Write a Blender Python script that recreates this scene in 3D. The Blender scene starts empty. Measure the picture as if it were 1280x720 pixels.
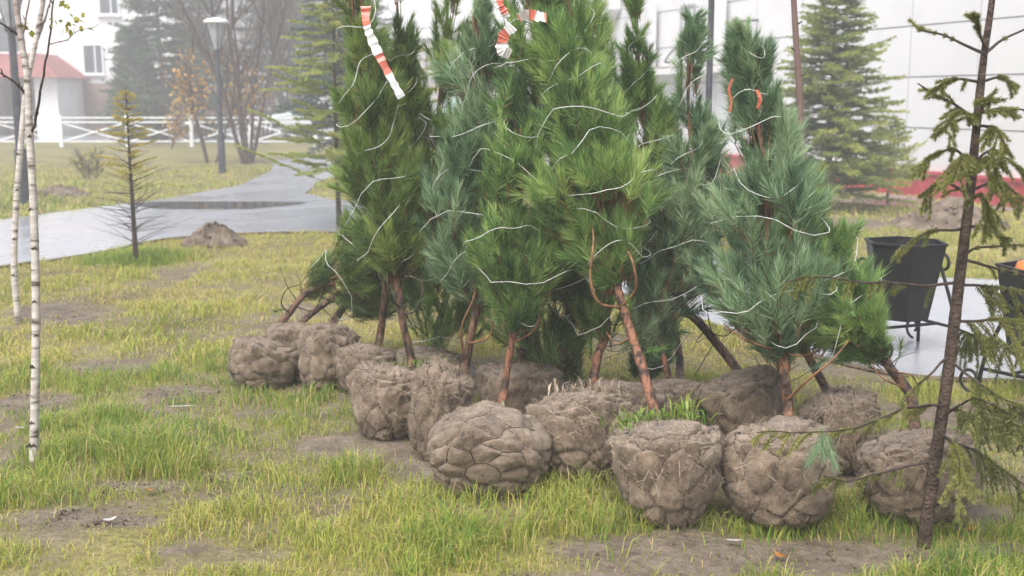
import bpy, math, random
import numpy as np
from mathutils import Vector

random.seed(7)
rng = np.random.default_rng(7)
scene = bpy.context.scene
COL = scene.collection
rad = math.radians

# ------------------------------------------------------------------ camera
FPX, HOR, CAMH = 1400.0, 125.0, 1.5
PITCH = math.atan((360 - HOR) / FPX)
cam_d = bpy.data.cameras.new('camera')
cam = bpy.data.objects.new('camera', cam_d)
COL.objects.link(cam)
cam.location = (0, 0, CAMH)
cam.rotation_euler = (math.pi / 2 - PITCH, 0, 0)
cam_d.sensor_width = 36.0
cam_d.lens = 36.0 * FPX / 1280.0
cam_d.clip_start = 0.05
cam_d.clip_end = 2000
cam_d.dof.use_dof = True
cam_d.dof.focus_distance = 4.45
cam_d.dof.aperture_fstop = 3.4
scene.camera = cam

# ------------------------------------------------------------------ sky, sun, exposure
SUN_EL, SUN_AZ = rad(58), rad(205)
world = bpy.data.worlds.new('World')
scene.world = world
world.use_nodes = True
wn = world.node_tree.nodes
wl = world.node_tree.links
bg = wn['Background']
sky = wn.new('ShaderNodeTexSky')
sky.sky_type = 'NISHITA'
sky.sun_disc = False
sky.sun_elevation = SUN_EL
sky.sun_rotation = SUN_AZ
sky.air_density = 1.0
sky.dust_density = 6.0
sky.ozone_density = 1.0
hs = wn.new('ShaderNodeHueSaturation')
hs.inputs['Saturation'].default_value = 0.55      # overcast: nearly grey
hs.inputs['Value'].default_value = 1.0
wl.new(sky.outputs[0], hs.inputs['Color'])
wl.new(hs.outputs[0], bg.inputs['Color'])
bg.inputs['Strength'].default_value = 0.15

sun_d = bpy.data.lights.new('sun', 'SUN')
sun = bpy.data.objects.new('sun', sun_d)
COL.objects.link(sun)
sun_d.energy = 1.3
sun_d.angle = rad(40)
sun_d.color = (1.0, 0.985, 0.965)
sdir = Vector((math.sin(SUN_AZ) * math.cos(SUN_EL), math.cos(SUN_AZ) * math.cos(SUN_EL), math.sin(SUN_EL)))
sun.rotation_euler = sdir.to_track_quat('Z', 'Y').to_euler()

vs = scene.view_settings
vs.view_transform = 'Standard'
vs.look = 'None'
vs.gamma = 1.0
vs.use_curve_mapping = False
vs.exposure = 0.82
scene.cycles.use_denoising = True
scene.cycles.denoising_prefilter = 'ACCURATE'
scene.cycles.adaptive_threshold = 0.005
scene.cycles.volume_bounces = 2
scene.cycles.max_bounces = 8
scene.cycles.transparent_max_bounces = 8

# ------------------------------------------------------------------ projection helpers
cp, sp_ = math.cos(PITCH), math.sin(PITCH)


def ray(u, v):
    a = (u - 640) / FPX
    b = (360 - v) / FPX
    return np.array([a, cp + sp_ * b, -sp_ + cp * b])


def P(u, v, d):
    """Point seen at pixel (u, v) that stands d metres in front of the camera."""
    r = ray(u, v)
    return np.array([0, 0, CAMH]) + r * (d / r[1])


def G(u, v, z=0.0):
    """Point of the ground seen at pixel (u, v)."""
    r = ray(u, v)
    return np.array([0, 0, CAMH]) + r * ((z - CAMH) / r[2])


# ------------------------------------------------------------------ numpy noise
_tab = np.random.default_rng(3).random((32, 32, 32))


def vnoise(p, scale=1.0, off=0.0):
    p = np.atleast_2d(np.asarray(p, float)) * scale + off
    i = np.floor(p).astype(int)
    f = p - i
    f = f * f * (3 - 2 * f)
    i %= 32
    j = (i + 1) % 32
    x0, y0, z0 = i.T
    x1, y1, z1 = j.T
    fx, fy, fz = f.T
    t = _tab
    c = lambda a, b, k: a * (1 - k) + b * k
    a = c(c(t[x0, y0, z0], t[x1, y0, z0], fx), c(t[x0, y1, z0], t[x1, y1, z0], fx), fy)
    b = c(c(t[x0, y0, z1], t[x1, y0, z1], fx), c(t[x0, y1, z1], t[x1, y1, z1], fx), fy)
    return c(a, b, fz)


def fbm(p, scale=1.0, off=0.0, octs=3):
    s, a, n = 0, 1.0, 0
    for k in range(octs):
        s = s + a * vnoise(p, scale * 2 ** k, off + 7.3 * k)
        n += a
        a *= 0.5
    return s / n


def unit(v):
    v = np.asarray(v, float)
    n = np.linalg.norm(v, axis=-1, keepdims=True)
    return v / np.maximum(n, 1e-9)


# ------------------------------------------------------------------ materials
def new_mat(name):
    m = bpy.data.materials.new(name)
    m.use_nodes = True
    n = m.node_tree.nodes
    return m, n, m.node_tree.links, n['Principled BSDF']


def ramp_node(n, stops):
    r = n.new('ShaderNodeValToRGB')
    e = r.color_ramp.elements
    while len(e) < len(stops):
        e.new(0.5)
    for k, (p, c) in enumerate(stops):
        e[k].position = p
        e[k].color = (*c, 1)
    return r


def noise_mat(name, c1, c2, scale=6.0, rough=0.8, bump=0.0, bscale=None, detail=6.0, lo=0.35, hi=0.65, spec=0.3, metal=0.0, stretch=None):
    m, n, l, b = new_mat(name)
    tc = n.new('ShaderNodeTexCoord')
    src = tc.outputs['Object']
    if stretch:
        mp = n.new('ShaderNodeMapping')
        mp.inputs['Scale'].default_value = stretch
        l.new(src, mp.inputs['Vector'])
        src = mp.outputs[0]
    t = n.new('ShaderNodeTexNoise')
    t.inputs['Scale'].default_value = scale
    t.inputs['Detail'].default_value = detail
    l.new(src, t.inputs['Vector'])
    r = ramp_node(n, [(lo, c1), (hi, c2)])
    l.new(t.outputs[0], r.inputs[0])
    l.new(r.outputs[0], b.inputs['Base Color'])
    b.inputs['Roughness'].default_value = rough
    b.inputs['Specular IOR Level'].default_value = spec
    b.inputs['Metallic'].default_value = metal
    if bump:
        t2 = n.new('ShaderNodeTexNoise')
        t2.inputs['Scale'].default_value = bscale or scale * 4
        t2.inputs['Detail'].default_value = 8
        l.new(src, t2.inputs['Vector'])
        bp = n.new('ShaderNodeBump')
        bp.inputs['Strength'].default_value = bump
        bp.inputs['Distance'].default_value = 0.02
        l.new(t2.outputs[0], bp.inputs['Height'])
        l.new(bp.outputs[0], b.inputs['Normal'])
    return m


def leaf_mat(name, stops, rough=0.42, spec=0.5, trans=0.25):
    """Foliage: colour from the per-needle 'tint' value, some light let through."""
    m, n, l, b = new_mat(name)
    at = n.new('ShaderNodeAttribute')
    at.attribute_name = 'tint'
    r = ramp_node(n, stops)
    l.new(at.outputs['Fac'], r.inputs[0])
    l.new(r.outputs[0], b.inputs['Base Color'])
    b.inputs['Roughness'].default_value = rough
    b.inputs['Specular IOR Level'].default_value = spec
    if trans:
        tr = n.new('ShaderNodeBsdfTranslucent')
        l.new(r.outputs[0], tr.inputs['Color'])
        mx = n.new('ShaderNodeMixShader')
        mx.inputs[0].default_value = trans
        l.new(b.outputs[0], mx.inputs[1])
        l.new(tr.outputs[0], mx.inputs[2])
        l.new(mx.outputs[0], n['Material Output'].inputs['Surface'])
    return m


M = {}
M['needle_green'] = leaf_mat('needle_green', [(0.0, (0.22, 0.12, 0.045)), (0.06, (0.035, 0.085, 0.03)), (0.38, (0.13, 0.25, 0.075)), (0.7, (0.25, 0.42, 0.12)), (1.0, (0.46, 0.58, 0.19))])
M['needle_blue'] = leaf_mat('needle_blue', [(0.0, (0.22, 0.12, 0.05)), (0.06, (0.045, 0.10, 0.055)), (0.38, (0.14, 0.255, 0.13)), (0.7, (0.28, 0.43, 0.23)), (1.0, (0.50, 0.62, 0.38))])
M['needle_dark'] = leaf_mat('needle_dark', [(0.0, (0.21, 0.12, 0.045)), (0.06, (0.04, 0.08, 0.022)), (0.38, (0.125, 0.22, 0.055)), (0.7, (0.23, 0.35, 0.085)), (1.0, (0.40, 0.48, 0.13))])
M['spruce_needle'] = leaf_mat('spruce_needle', [(0.0, (0.085, 0.10, 0.028)), (0.5, (0.22, 0.245, 0.06)), (1.0, (0.40, 0.38, 0.11))])
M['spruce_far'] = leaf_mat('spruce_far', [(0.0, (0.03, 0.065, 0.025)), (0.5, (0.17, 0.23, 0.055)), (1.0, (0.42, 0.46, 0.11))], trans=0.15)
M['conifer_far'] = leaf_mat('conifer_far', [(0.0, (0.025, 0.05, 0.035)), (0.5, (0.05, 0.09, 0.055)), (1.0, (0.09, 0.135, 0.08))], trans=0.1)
M['larch'] = leaf_mat('larch', [(0.0, (0.22, 0.27, 0.08)), (0.5, (0.36, 0.43, 0.13)), (1.0, (0.50, 0.50, 0.17))])
M['larch_yellow'] = leaf_mat('larch_yellow', [(0.0, (0.30, 0.25, 0.07)), (0.5, (0.46, 0.40, 0.09)), (1.0, (0.58, 0.48, 0.11))])
M['grass'] = leaf_mat('grass', [(0.0, (0.55, 0.44, 0.24)), (0.15, (0.52, 0.46, 0.14)), (0.5, (0.40, 0.43, 0.085)), (0.8, (0.22, 0.34, 0.055)), (1.0, (0.13, 0.25, 0.05))], rough=0.55, spec=0.25, trans=0.35)
M['weed'] = leaf_mat('weed', [(0.0, (0.30, 0.34, 0.05)), (0.5, (0.20, 0.32, 0.04)), (1.0, (0.10, 0.22, 0.035))], trans=0.3)
M['orange_leaf'] = leaf_mat('orange_leaf', [(0.0, (0.42, 0.20, 0.04)), (0.5, (0.60, 0.33, 0.06)), (1.0, (0.62, 0.45, 0.12))], trans=0.3)
M['yellow_leaf'] = leaf_mat('yellow_leaf', [(0.0, (0.22, 0.26, 0.04)), (0.5, (0.36, 0.36, 0.05)), (1.0, (0.45, 0.40, 0.06))], trans=0.3)
M['fibre'] = leaf_mat('fibre', [(0.0, (0.16, 0.12, 0.085)), (0.5, (0.30, 0.235, 0.17)), (1.0, (0.46, 0.38, 0.28))], trans=0.15)
M['pine_bark'] = noise_mat('pine_bark', (0.055, 0.032, 0.024), (0.27, 0.12, 0.065), scale=34, rough=0.5, bump=1.0, bscale=70, stretch=(1, 1, 0.4), spec=0.5, lo=0.42, hi=0.56)
M['pine_bark_dark'] = noise_mat('pine_bark_dark', (0.035, 0.025, 0.02), (0.19, 0.10, 0.06), scale=34, rough=0.55, bump=1.0, bscale=70, stretch=(1, 1, 0.4), spec=0.45, lo=0.42, hi=0.58)
M['twig'] = noise_mat('twig', (0.13, 0.065, 0.035), (0.33, 0.17, 0.085), scale=30, rough=0.6, bump=0.4, bscale=90)
M['dark_twig'] = noise_mat('dark_twig', (0.03, 0.024, 0.022), (0.085, 0.06, 0.05), scale=25, rough=0.7, bump=0.5, bscale=80)
M['spruce_bark'] = noise_mat('spruce_bark', (0.045, 0.032, 0.026), (0.13, 0.09, 0.07), scale=30, rough=0.75, bump=1.0, bscale=90)
M['far_bark'] = noise_mat('far_bark', (0.07, 0.05, 0.045), (0.13, 0.095, 0.08), scale=8, rough=0.85)
M['twine'] = noise_mat('twine', (0.55, 0.56, 0.55), (0.80, 0.80, 0.78), scale=40, rough=0.5)
M['wire'] = noise_mat('wire', (0.035, 0.026, 0.02), (0.11, 0.08, 0.06), scale=40, rough=0.8)
M['soil'] = noise_mat('soil', (0.075, 0.055, 0.04), (0.21, 0.165, 0.125), scale=7, rough=0.9, bump=1.0, bscale=25)
M['white_metal'] = noise_mat('white_metal', (0.68, 0.72, 0.76), (0.82, 0.84, 0.86), scale=4, rough=0.5)
M['post_grey'] = noise_mat('post_grey', (0.035, 0.04, 0.05), (0.075, 0.08, 0.095), scale=9, rough=0.45)
M['bin_black'] = noise_mat('bin_black', (0.008, 0.009, 0.011), (0.016, 0.017, 0.02), scale=12, rough=0.45, bump=0.12, bscale=70, spec=0.3)
M['lamp_glass'] = noise_mat('lamp_glass', (0.30, 0.32, 0.35), (0.42, 0.44, 0.47), scale=5, rough=0.25)
M['lamp_cap'] = noise_mat('lamp_cap', (0.70, 0.72, 0.74), (0.82, 0.83, 0.84), scale=5, rough=0.4)
M['white_panel'] = noise_mat('white_panel', (0.62, 0.625, 0.65), (0.71, 0.715, 0.735), scale=1.3, rough=0.45, lo=0.2, hi=0.7)
M['joint_grey'] = noise_mat('joint_grey', (0.30, 0.31, 0.33), (0.42, 0.43, 0.45), scale=3, rough=0.8)
M['red_plinth'] = noise_mat('red_plinth', (0.36, 0.045, 0.06), (0.50, 0.075, 0.09), scale=4, rough=0.45)
M['stained_metal'] = noise_mat('stained_metal', (0.26, 0.20, 0.16), (0.50, 0.48, 0.46), scale=5, rough=0.6)
M['white_render'] = noise_mat('white_render', (0.66, 0.66, 0.67), (0.78, 0.78, 0.78), scale=0.6, rough=0.9)
M['pale_brick'] = noise_mat('pale_brick', (0.38, 0.34, 0.33), (0.46, 0.42, 0.41), scale=0.8, rough=0.9)
M['brown_wall'] = noise_mat('brown_wall', (0.15, 0.10, 0.085), (0.24, 0.165, 0.14), scale=1.2, rough=0.9)
M['red_roof'] = noise_mat('red_roof', (0.20, 0.06, 0.06), (0.31, 0.10, 0.09), scale=2, rough=0.6)
M['window_glass'] = noise_mat('window_glass', (0.04, 0.05, 0.06), (0.10, 0.12, 0.14), scale=1.5, rough=0.08, spec=0.8)
M['car_pale'] = noise_mat('car_pale', (0.55, 0.63, 0.68), (0.62, 0.69, 0.73), scale=2, rough=0.22, spec=0.6)
M['car_teal'] = noise_mat('car_teal', (0.22, 0.42, 0.44), (0.27, 0.47, 0.49), scale=2, rough=0.22, spec=0.6)
M['tyre'] = noise_mat('tyre', (0.015, 0.015, 0.016), (0.035, 0.035, 0.036), scale=9, rough=0.85)
M['rim'] = noise_mat('rim', (0.35, 0.36, 0.37), (0.5, 0.5, 0.5), scale=9, rough=0.35, metal=0.7)
M['car_lamp'] = noise_mat('car_lamp', (0.55, 0.57, 0.60), (0.7, 0.7, 0.72), scale=9, rough=0.15)
M['orange_plastic'] = noise_mat('orange_plastic', (0.62, 0.16, 0.03), (0.78, 0.25, 0.06), scale=9, rough=0.4)
M['paper'] = noise_mat('paper', (0.34, 0.33, 0.31), (0.58, 0.57, 0.55), scale=60, rough=0.85)
M['red_ribbon'] = noise_mat('red_ribbon', (0.36, 0.08, 0.05), (0.48, 0.17, 0.09), scale=20, rough=0.4)
M['dry_leaf'] = noise_mat('dry_leaf', (0.22, 0.09, 0.025), (0.44, 0.20, 0.045), scale=60, rough=0.7)


def burlap_mat():
    m, n, l, b = new_mat('burlap')
    tc = n.new('ShaderNodeTexCoord')
    oi = n.new('ShaderNodeObjectInfo')
    ad = n.new('ShaderNodeVectorMath'); ad.operation = 'ADD'
    l.new(tc.outputs['Object'], ad.inputs[0]); l.new(oi.outputs['Location'], ad.inputs[1])
    t = n.new('ShaderNodeTexNoise'); t.inputs['Scale'].default_value = 9; t.inputs['Detail'].default_value = 8; t.inputs['Roughness'].default_value = 0.7
    l.new(ad.outputs[0], t.inputs['Vector'])
    r = ramp_node(n, [(0.30, (0.075, 0.05, 0.034)), (0.45, (0.205, 0.148, 0.10)), (0.58, (0.30, 0.225, 0.16)), (0.75, (0.47, 0.37, 0.275))])
    tb = n.new('ShaderNodeTexNoise'); tb.inputs['Scale'].default_value = 34; tb.inputs['Detail'].default_value = 8; tb.inputs['Roughness'].default_value = 0.75
    l.new(ad.outputs[0], tb.inputs['Vector'])
    mxn = n.new('ShaderNodeMath'); mxn.operation = 'MULTIPLY_ADD'; mxn.inputs[1].default_value = 0.75
    sb = n.new('ShaderNodeMath'); sb.operation = 'SUBTRACT'; sb.inputs[1].default_value = 0.375
    l.new(tb.outputs[0], mxn.inputs[0]); l.new(t.outputs[0], sb.inputs[0]); l.new(sb.outputs[0], mxn.inputs[2])
    l.new(mxn.outputs[0], r.inputs[0])
    # woven threads
    w1 = n.new('ShaderNodeTexWave'); w1.bands_direction = 'Z'; w1.inputs['Scale'].default_value = 95; w1.inputs['Distortion'].default_value = 5; w1.inputs['Detail'].default_value = 3
    w2 = n.new('ShaderNodeTexWave'); w2.bands_direction = 'DIAGONAL'; w2.inputs['Scale'].default_value = 75; w2.inputs['Distortion'].default_value = 6; w2.inputs['Detail'].default_value = 3
    f = n.new('ShaderNodeTexNoise'); f.inputs['Scale'].default_value = 160; f.inputs['Detail'].default_value = 4
    for q in (w1, w2, f):
        l.new(tc.outputs['Object'], q.inputs['Vector'])
    a1 = n.new('ShaderNodeMath'); a1.operation = 'ADD'
    a2 = n.new('ShaderNodeMath'); a2.operation = 'ADD'
    l.new(w1.outputs['Fac'], a1.inputs[0]); l.new(w2.outputs['Fac'], a1.inputs[1])
    l.new(a1.outputs[0], a2.inputs[0]); l.new(f.outputs[0], a2.inputs[1])
    mr = n.new('ShaderNodeMapRange'); mr.inputs['From Min'].default_value = 0.4; mr.inputs['From Max'].default_value = 2.4
    mr.inputs['To Min'].default_value = 0.55; mr.inputs['To Max'].default_value = 1.4
    l.new(a2.outputs[0], mr.inputs['Value'])
    mu = n.new('ShaderNodeVectorMath'); mu.operation = 'SCALE'
    l.new(r.outputs[0], mu.inputs[0]); l.new(mr.outputs[0], mu.inputs['Scale'])
    l.new(mu.outputs[0], b.inputs['Base Color'])
    bp = n.new('ShaderNodeBump'); bp.inputs['Strength'].default_value = 0.7; bp.inputs['Distance'].default_value = 0.006
    l.new(a2.outputs[0], bp.inputs['Height']); l.new(bp.outputs[0], b.inputs['Normal'])
    b.inputs['Roughness'].default_value = 0.95
    b.inputs['Specular IOR Level'].default_value = 0.1
    b.inputs['Sheen Weight'].default_value = 0.25
    return m


M['burlap'] = burlap_mat()


def ground_mat():
    m, n, l, b = new_mat('ground')
    at = n.new('ShaderNodeAttribute'); at.attribute_name = 'bare'
    tc = n.new('ShaderNodeTexCoord')
    t = n.new('ShaderNodeTexNoise'); t.inputs['Scale'].default_value = 7; t.inputs['Detail'].default_value = 12; t.inputs['Roughness'].default_value = 0.8
    t2 = n.new('ShaderNodeTexNoise'); t2.inputs['Scale'].default_value = 38; t2.inputs['Detail'].default_value = 6
    t3 = n.new('ShaderNodeTexNoise'); t3.inputs['Scale'].default_value = 1.1; t3.inputs['Detail'].default_value = 6
    for q in (t, t2, t3):
        l.new(tc.outputs['Object'], q.inputs['Vector'])
    soil = ramp_node(n, [(0.3, (0.06, 0.046, 0.034)), (0.5, (0.155, 0.124, 0.096)), (0.7, (0.27, 0.225, 0.185))])
    l.new(t.outputs[0], soil.inputs[0])
    turf = ramp_node(n, [(0.32, (0.075, 0.06, 0.035)), (0.46, (0.16, 0.14, 0.06)), (0.56, (0.25, 0.23, 0.075)), (0.7, (0.36, 0.33, 0.12))])
    ad = n.new('ShaderNodeMath'); ad.operation = 'MULTIPLY_ADD'; ad.inputs[1].default_value = 0.5
    l.new(t2.outputs[0], ad.inputs[0])
    hf = n.new('ShaderNodeMath'); hf.operation = 'MULTIPLY'; hf.inputs[1].default_value = 0.5
    l.new(t3.outputs[0], hf.inputs[0]); l.new(hf.outputs[0], ad.inputs[2])
    l.new(ad.outputs[0], turf.inputs[0])
    mx = n.new('ShaderNodeMix'); mx.data_type = 'RGBA'
    jit = n.new('ShaderNodeMath'); jit.operation = 'MULTIPLY_ADD'; jit.inputs[1].default_value = 0.9; jit.inputs[2].default_value = -0.45
    l.new(t2.outputs[0], jit.inputs[0])
    sm = n.new('ShaderNodeMath'); sm.operation = 'ADD'; sm.use_clamp = True
    l.new(jit.outputs[0], sm.inputs[0]); l.new(at.outputs['Fac'], sm.inputs[1])
    l.new(sm.outputs[0], mx.inputs['Factor'])
    l.new(turf.outputs[0], mx.inputs['A']); l.new(soil.outputs[0], mx.inputs['B'])
    l.new(mx.outputs['Result'], b.inputs['Base Color'])
    b.inputs['Roughness'].default_value = 0.85
    b.inputs['Specular IOR Level'].default_value = 0.25
    bp = n.new('ShaderNodeBump'); bp.inputs['Strength'].default_value = 0.9; bp.inputs['Distance'].default_value = 0.02
    l.new(t2.outputs[0], bp.inputs['Height']); l.new(bp.outputs[0], b.inputs['Normal'])
    return m


M['ground'] = ground_mat()


def wet_path_mat():
    m, n, l, b = new_mat('wet_asphalt')
    tc = n.new('ShaderNodeTexCoord')
    t = n.new('ShaderNodeTexNoise'); t.inputs['Scale'].default_value = 0.7; t.inputs['Detail'].default_value = 5
    t2 = n.new('ShaderNodeTexNoise'); t2.inputs['Scale'].default_value = 60; t2.inputs['Detail'].default_value = 4
    l.new(tc.outputs['Object'], t.inputs['Vector']); l.new(tc.outputs['Object'], t2.inputs['Vector'])
    r = ramp_node(n, [(0.3, (0.27, 0.285, 0.32)), (0.7, (0.40, 0.415, 0.455))])
    l.new(t2.outputs[0], r.inputs[0]); l.new(r.outputs[0], b.inputs['Base Color'])
    rr = n.new('ShaderNodeMapRange'); rr.inputs['From Min'].default_value = 0.4; rr.inputs['From Max'].default_value = 0.62
    rr.inputs['To Min'].default_value = 0.16; rr.inputs['To Max'].default_value = 0.42
    l.new(t.outputs[0], rr.inputs['Value']); l.new(rr.outputs[0], b.inputs['Roughness'])
    b.inputs['Specular IOR Level'].default_value = 0.7
    b.inputs['Coat Weight'].default_value = 0.5
    b.inputs['Coat Roughness'].default_value = 0.2
    bp = n.new('ShaderNodeBump'); bp.inputs['Strength'].default_value = 0.12; bp.inputs['Distance'].default_value = 0.01
    l.new(t2.outputs[0], bp.inputs['Height']); l.new(bp.outputs[0], b.inputs['Normal'])
    return m


M['wet_asphalt'] = wet_path_mat()


def water_mat():
    m, n, l, b = new_mat('puddle_water')
    b.inputs['Base Color'].default_value = (0.05, 0.055, 0.06, 1)
    b.inputs['Roughness'].default_value = 0.04
    b.inputs['Specular IOR Level'].default_value = 0.6
    t = n.new('ShaderNodeTexNoise'); t.inputs['Scale'].default_value = 6
    bp = n.new('ShaderNodeBump'); bp.inputs['Strength'].default_value = 0.02
    l.new(t.outputs[0], bp.inputs['Height']); l.new(bp.outputs[0], b.inputs['Normal'])
    return m


M['puddle_water'] = water_mat()


def birch_mat():
    m, n, l, b = new_mat('birch_bark')
    tc = n.new('ShaderNodeTexCoord')
    mp = n.new('ShaderNodeMapping'); mp.inputs['Scale'].default_value = (1, 1, 5)
    l.new(tc.outputs['Object'], mp.inputs['Vector'])
    t = n.new('ShaderNodeTexNoise'); t.inputs['Scale'].default_value = 9; t.inputs['Detail'].default_value = 5
    l.new(mp.outputs[0], t.inputs['Vector'])
    r = ramp_node(n, [(0.33, (0.10, 0.075, 0.06)), (0.42, (0.42, 0.38, 0.35)), (0.6, (0.62, 0.58, 0.55))])
    l.new(t.outputs[0], r.inputs[0])
    at = n.new('ShaderNodeAttribute'); at.attribute_name = 'tint'      # thin young wood is red-brown
    mx = n.new('ShaderNodeMix'); mx.data_type = 'RGBA'
    l.new(at.outputs['Fac'], mx.inputs['Factor'])
    l.new(r.outputs[0], mx.inputs['A']); mx.inputs['B'].default_value = (0.15, 0.085, 0.07, 1)
    l.new(mx.outputs['Result'], b.inputs['Base Color'])
    b.inputs['Roughness'].default_value = 0.65
    return m


M['birch_bark'] = birch_mat()


def stripe_mat():
    m, n, l, b = new_mat('barrier_tape')
    at = n.new('ShaderNodeAttribute'); at.attribute_name = 'tint'
    r = ramp_node(n, [(0.0, (0.70, 0.20, 0.15)), (0.40, (0.76, 0.76, 0.78))])
    r.color_ramp.interpolation = 'CONSTANT'
    fr = n.new('ShaderNodeMath'); fr.operation = 'FRACT'
    l.new(at.outputs['Fac'], fr.inputs[0]); l.new(fr.outputs[0], r.inputs[0])
    l.new(r.outputs[0], b.inputs['Base Color'])
    b.inputs['Roughness'].default_value = 0.35
    return m


M['tape'] = stripe_mat()


# ------------------------------------------------------------------ mesh helpers
def np_mesh(name, V, F, tint=None, smooth=False, bare=None):
    """F: (m,3) or (m,4) int array."""
    V = np.asarray(V, np.float32)
    F = np.asarray(F, np.int32)
    me = bpy.data.meshes.new(name)
    k = F.shape[1]
    me.vertices.add(len(V))
    me.vertices.foreach_set('co', V.ravel())
    me.loops.add(F.size)
    me.loops.foreach_set('vertex_index', F.ravel())
    me.polygons.add(len(F))
    me.polygons.foreach_set('loop_start', np.arange(0, F.size, k, dtype=np.int32))
    me.polygons.foreach_set('use_smooth', np.full(len(F), smooth, bool))
    for nm, a in (('tint', tint), ('bare', bare)):
        if a is not None:
            at = me.attributes.new(nm, 'FLOAT', 'POINT')
            at.data.foreach_set('value', np.asarray(a, np.float32))
    me.update(calc_edges=True)
    me.validate()
    return me


def link(name, me, mat, parent=None, kind=None):
    o = bpy.data.objects.new(name, me)
    COL.objects.link(o)
    if mat is not None and not me.materials:
        me.materials.append(mat)
    if parent is not None:
        o.parent = parent
    if kind:
        o['kind'] = kind
    return o


def tag(o, label, cat, group=None, kind=None):
    o['label'] = label
    o['category'] = cat
    if group:
        o['group'] = group
    if kind:
        o['kind'] = kind
    return o


def thing(name, loc, label, cat, group=None):
    o = bpy.data.objects.new(name, None)
    COL.objects.link(o)
    o.location = tuple(float(x) for x in loc)
    o.empty_display_size = 0.1
    return tag(o, label, cat, group)


class MB:
    """Collects polygons; build() links them as one mesh object."""

    def __init__(self):
        self.v, self.f, self.t = [], [], []
        self.n = 0

    def add(self, V, F, tint=0.5):
        V = np.asarray(V, float)
        self.v.append(V)
        self.t.append(np.broadcast_to(np.asarray(tint, float), (len(V),)))
        for f in F:
            self.f.append(tuple(int(i) + self.n for i in f))
        self.n += len(V)
        return self

    def box(self, c, s, rz=0.0):
        c, s = np.asarray(c, float), np.asarray(s, float) / 2
        q = np.array([[x, y, z] for z in (-1, 1) for y in (-1, 1) for x in (-1, 1)]) * s
        ca, sa = math.cos(rz), math.sin(rz)
        q = np.column_stack([q[:, 0] * ca - q[:, 1] * sa, q[:, 0] * sa + q[:, 1] * ca, q[:, 2]]) + c
        return self.add(q, [(0, 2, 3, 1), (4, 5, 7, 6), (0, 1, 5, 4), (2, 6, 7, 3), (0, 4, 6, 2), (1, 3, 7, 5)])

    def tube(self, pts, r, sides=6, tint=0.5, cap=True):
        V, F = tube_arr(pts, r, sides, cap)
        tt = np.repeat(np.broadcast_to(np.asarray(tint, float), (len(pts),)), sides)
        if len(V) > len(tt):
            tt = np.append(tt, [tt[0], tt[-1]])
        return self.add(V, F, tt)

    def bar(self, a, b, r, sides=6):
        return self.tube(np.array([a, b]), [r, r], sides)

    def prism(self, poly, axis_a, axis_b, origin, ext):
        """poly: 2D points; placed with axes a, b from origin and pushed along ext."""
        a, b, o, e = (np.asarray(x, float) for x in (axis_a, axis_b, origin, ext))
        q = np.array([o + a * x + b * y for x, y in poly])
        n = len(q)
        F = [tuple(range(n)), tuple(range(2 * n - 1, n - 1, -1))]
        F += [(i, i + n, (i + 1) % n + n, (i + 1) % n) for i in range(n)]
        return self.add(np.vstack([q, q + e]), F)

    def mesh(self, name, smooth=False, loc=(0, 0, 0)):
        V = np.vstack(self.v) - np.asarray(loc, float)
        me = bpy.data.meshes.new(name)
        me.from_pydata(V.tolist(), [], self.f)
        at = me.attributes.new('tint', 'FLOAT', 'POINT')
        at.data.foreach_set('value', np.concatenate(self.t).astype(np.float32))
        if smooth:
            me.polygons.foreach_set('use_smooth', np.ones(len(me.polygons), bool))
        me.update()
        return me

    def build(self, name, mat, parent=None, smooth=False, kind=None, bevel=0.0):
        loc = parent_loc(parent)
        o = link(name, self.mesh(name, smooth, loc), mat, parent, kind)
        if bevel:
            md = o.modifiers.new('bevel', 'BEVEL')
            md.width = bevel
            md.segments = 2
            md.limit_method = 'ANGLE'
        return o


def parent_loc(p):
    l = np.zeros(3)
    while p is not None:
        l += np.array(p.location)
        p = p.parent
    return l


def tube_arr(pts, r, sides=6, cap=True):
    pts = np.asarray(pts, float)
    r = np.broadcast_to(np.asarray(r, float), (len(pts),))
    tg = np.gradient(pts, axis=0)
    tg = unit(tg)
    ref = np.array([0.31, 0.83, 0.46]) if abs(tg[0][0]) > 0.7 else np.array([0.93, 0.21, 0.3])
    nrm = np.zeros_like(pts)
    n0 = ref - tg[0] * ref.dot(tg[0])
    for i in range(len(pts)):
        n0 = n0 - tg[i] * n0.dot(tg[i])
        n0 = n0 / max(np.linalg.norm(n0), 1e-9)
        nrm[i] = n0
    bi = np.cross(tg, nrm)
    a = np.arange(sides) * 2 * math.pi / sides
    V = pts[:, None, :] + r[:, None, None] * (np.cos(a)[None, :, None] * nrm[:, None, :] + np.sin(a)[None, :, None] * bi[:, None, :])
    V = V.reshape(-1, 3)
    F = []
    m = len(pts)
    for i in range(m - 1):
        for j in range(sides):
            k = (j + 1) % sides
            F.append((i * sides + j, i * sides + k, (i + 1) * sides + k, (i + 1) * sides + j))
    if cap:
        V = np.vstack([V, pts[:1], pts[-1:]])
        c0, c1 = m * sides, m * sides + 1
        for j in range(sides):
            k = (j + 1) % sides
            F.append((c0, k, j))
            F.append((c1, (m - 1) * sides + j, (m - 1) * sides + k))
    return V, F


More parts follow.
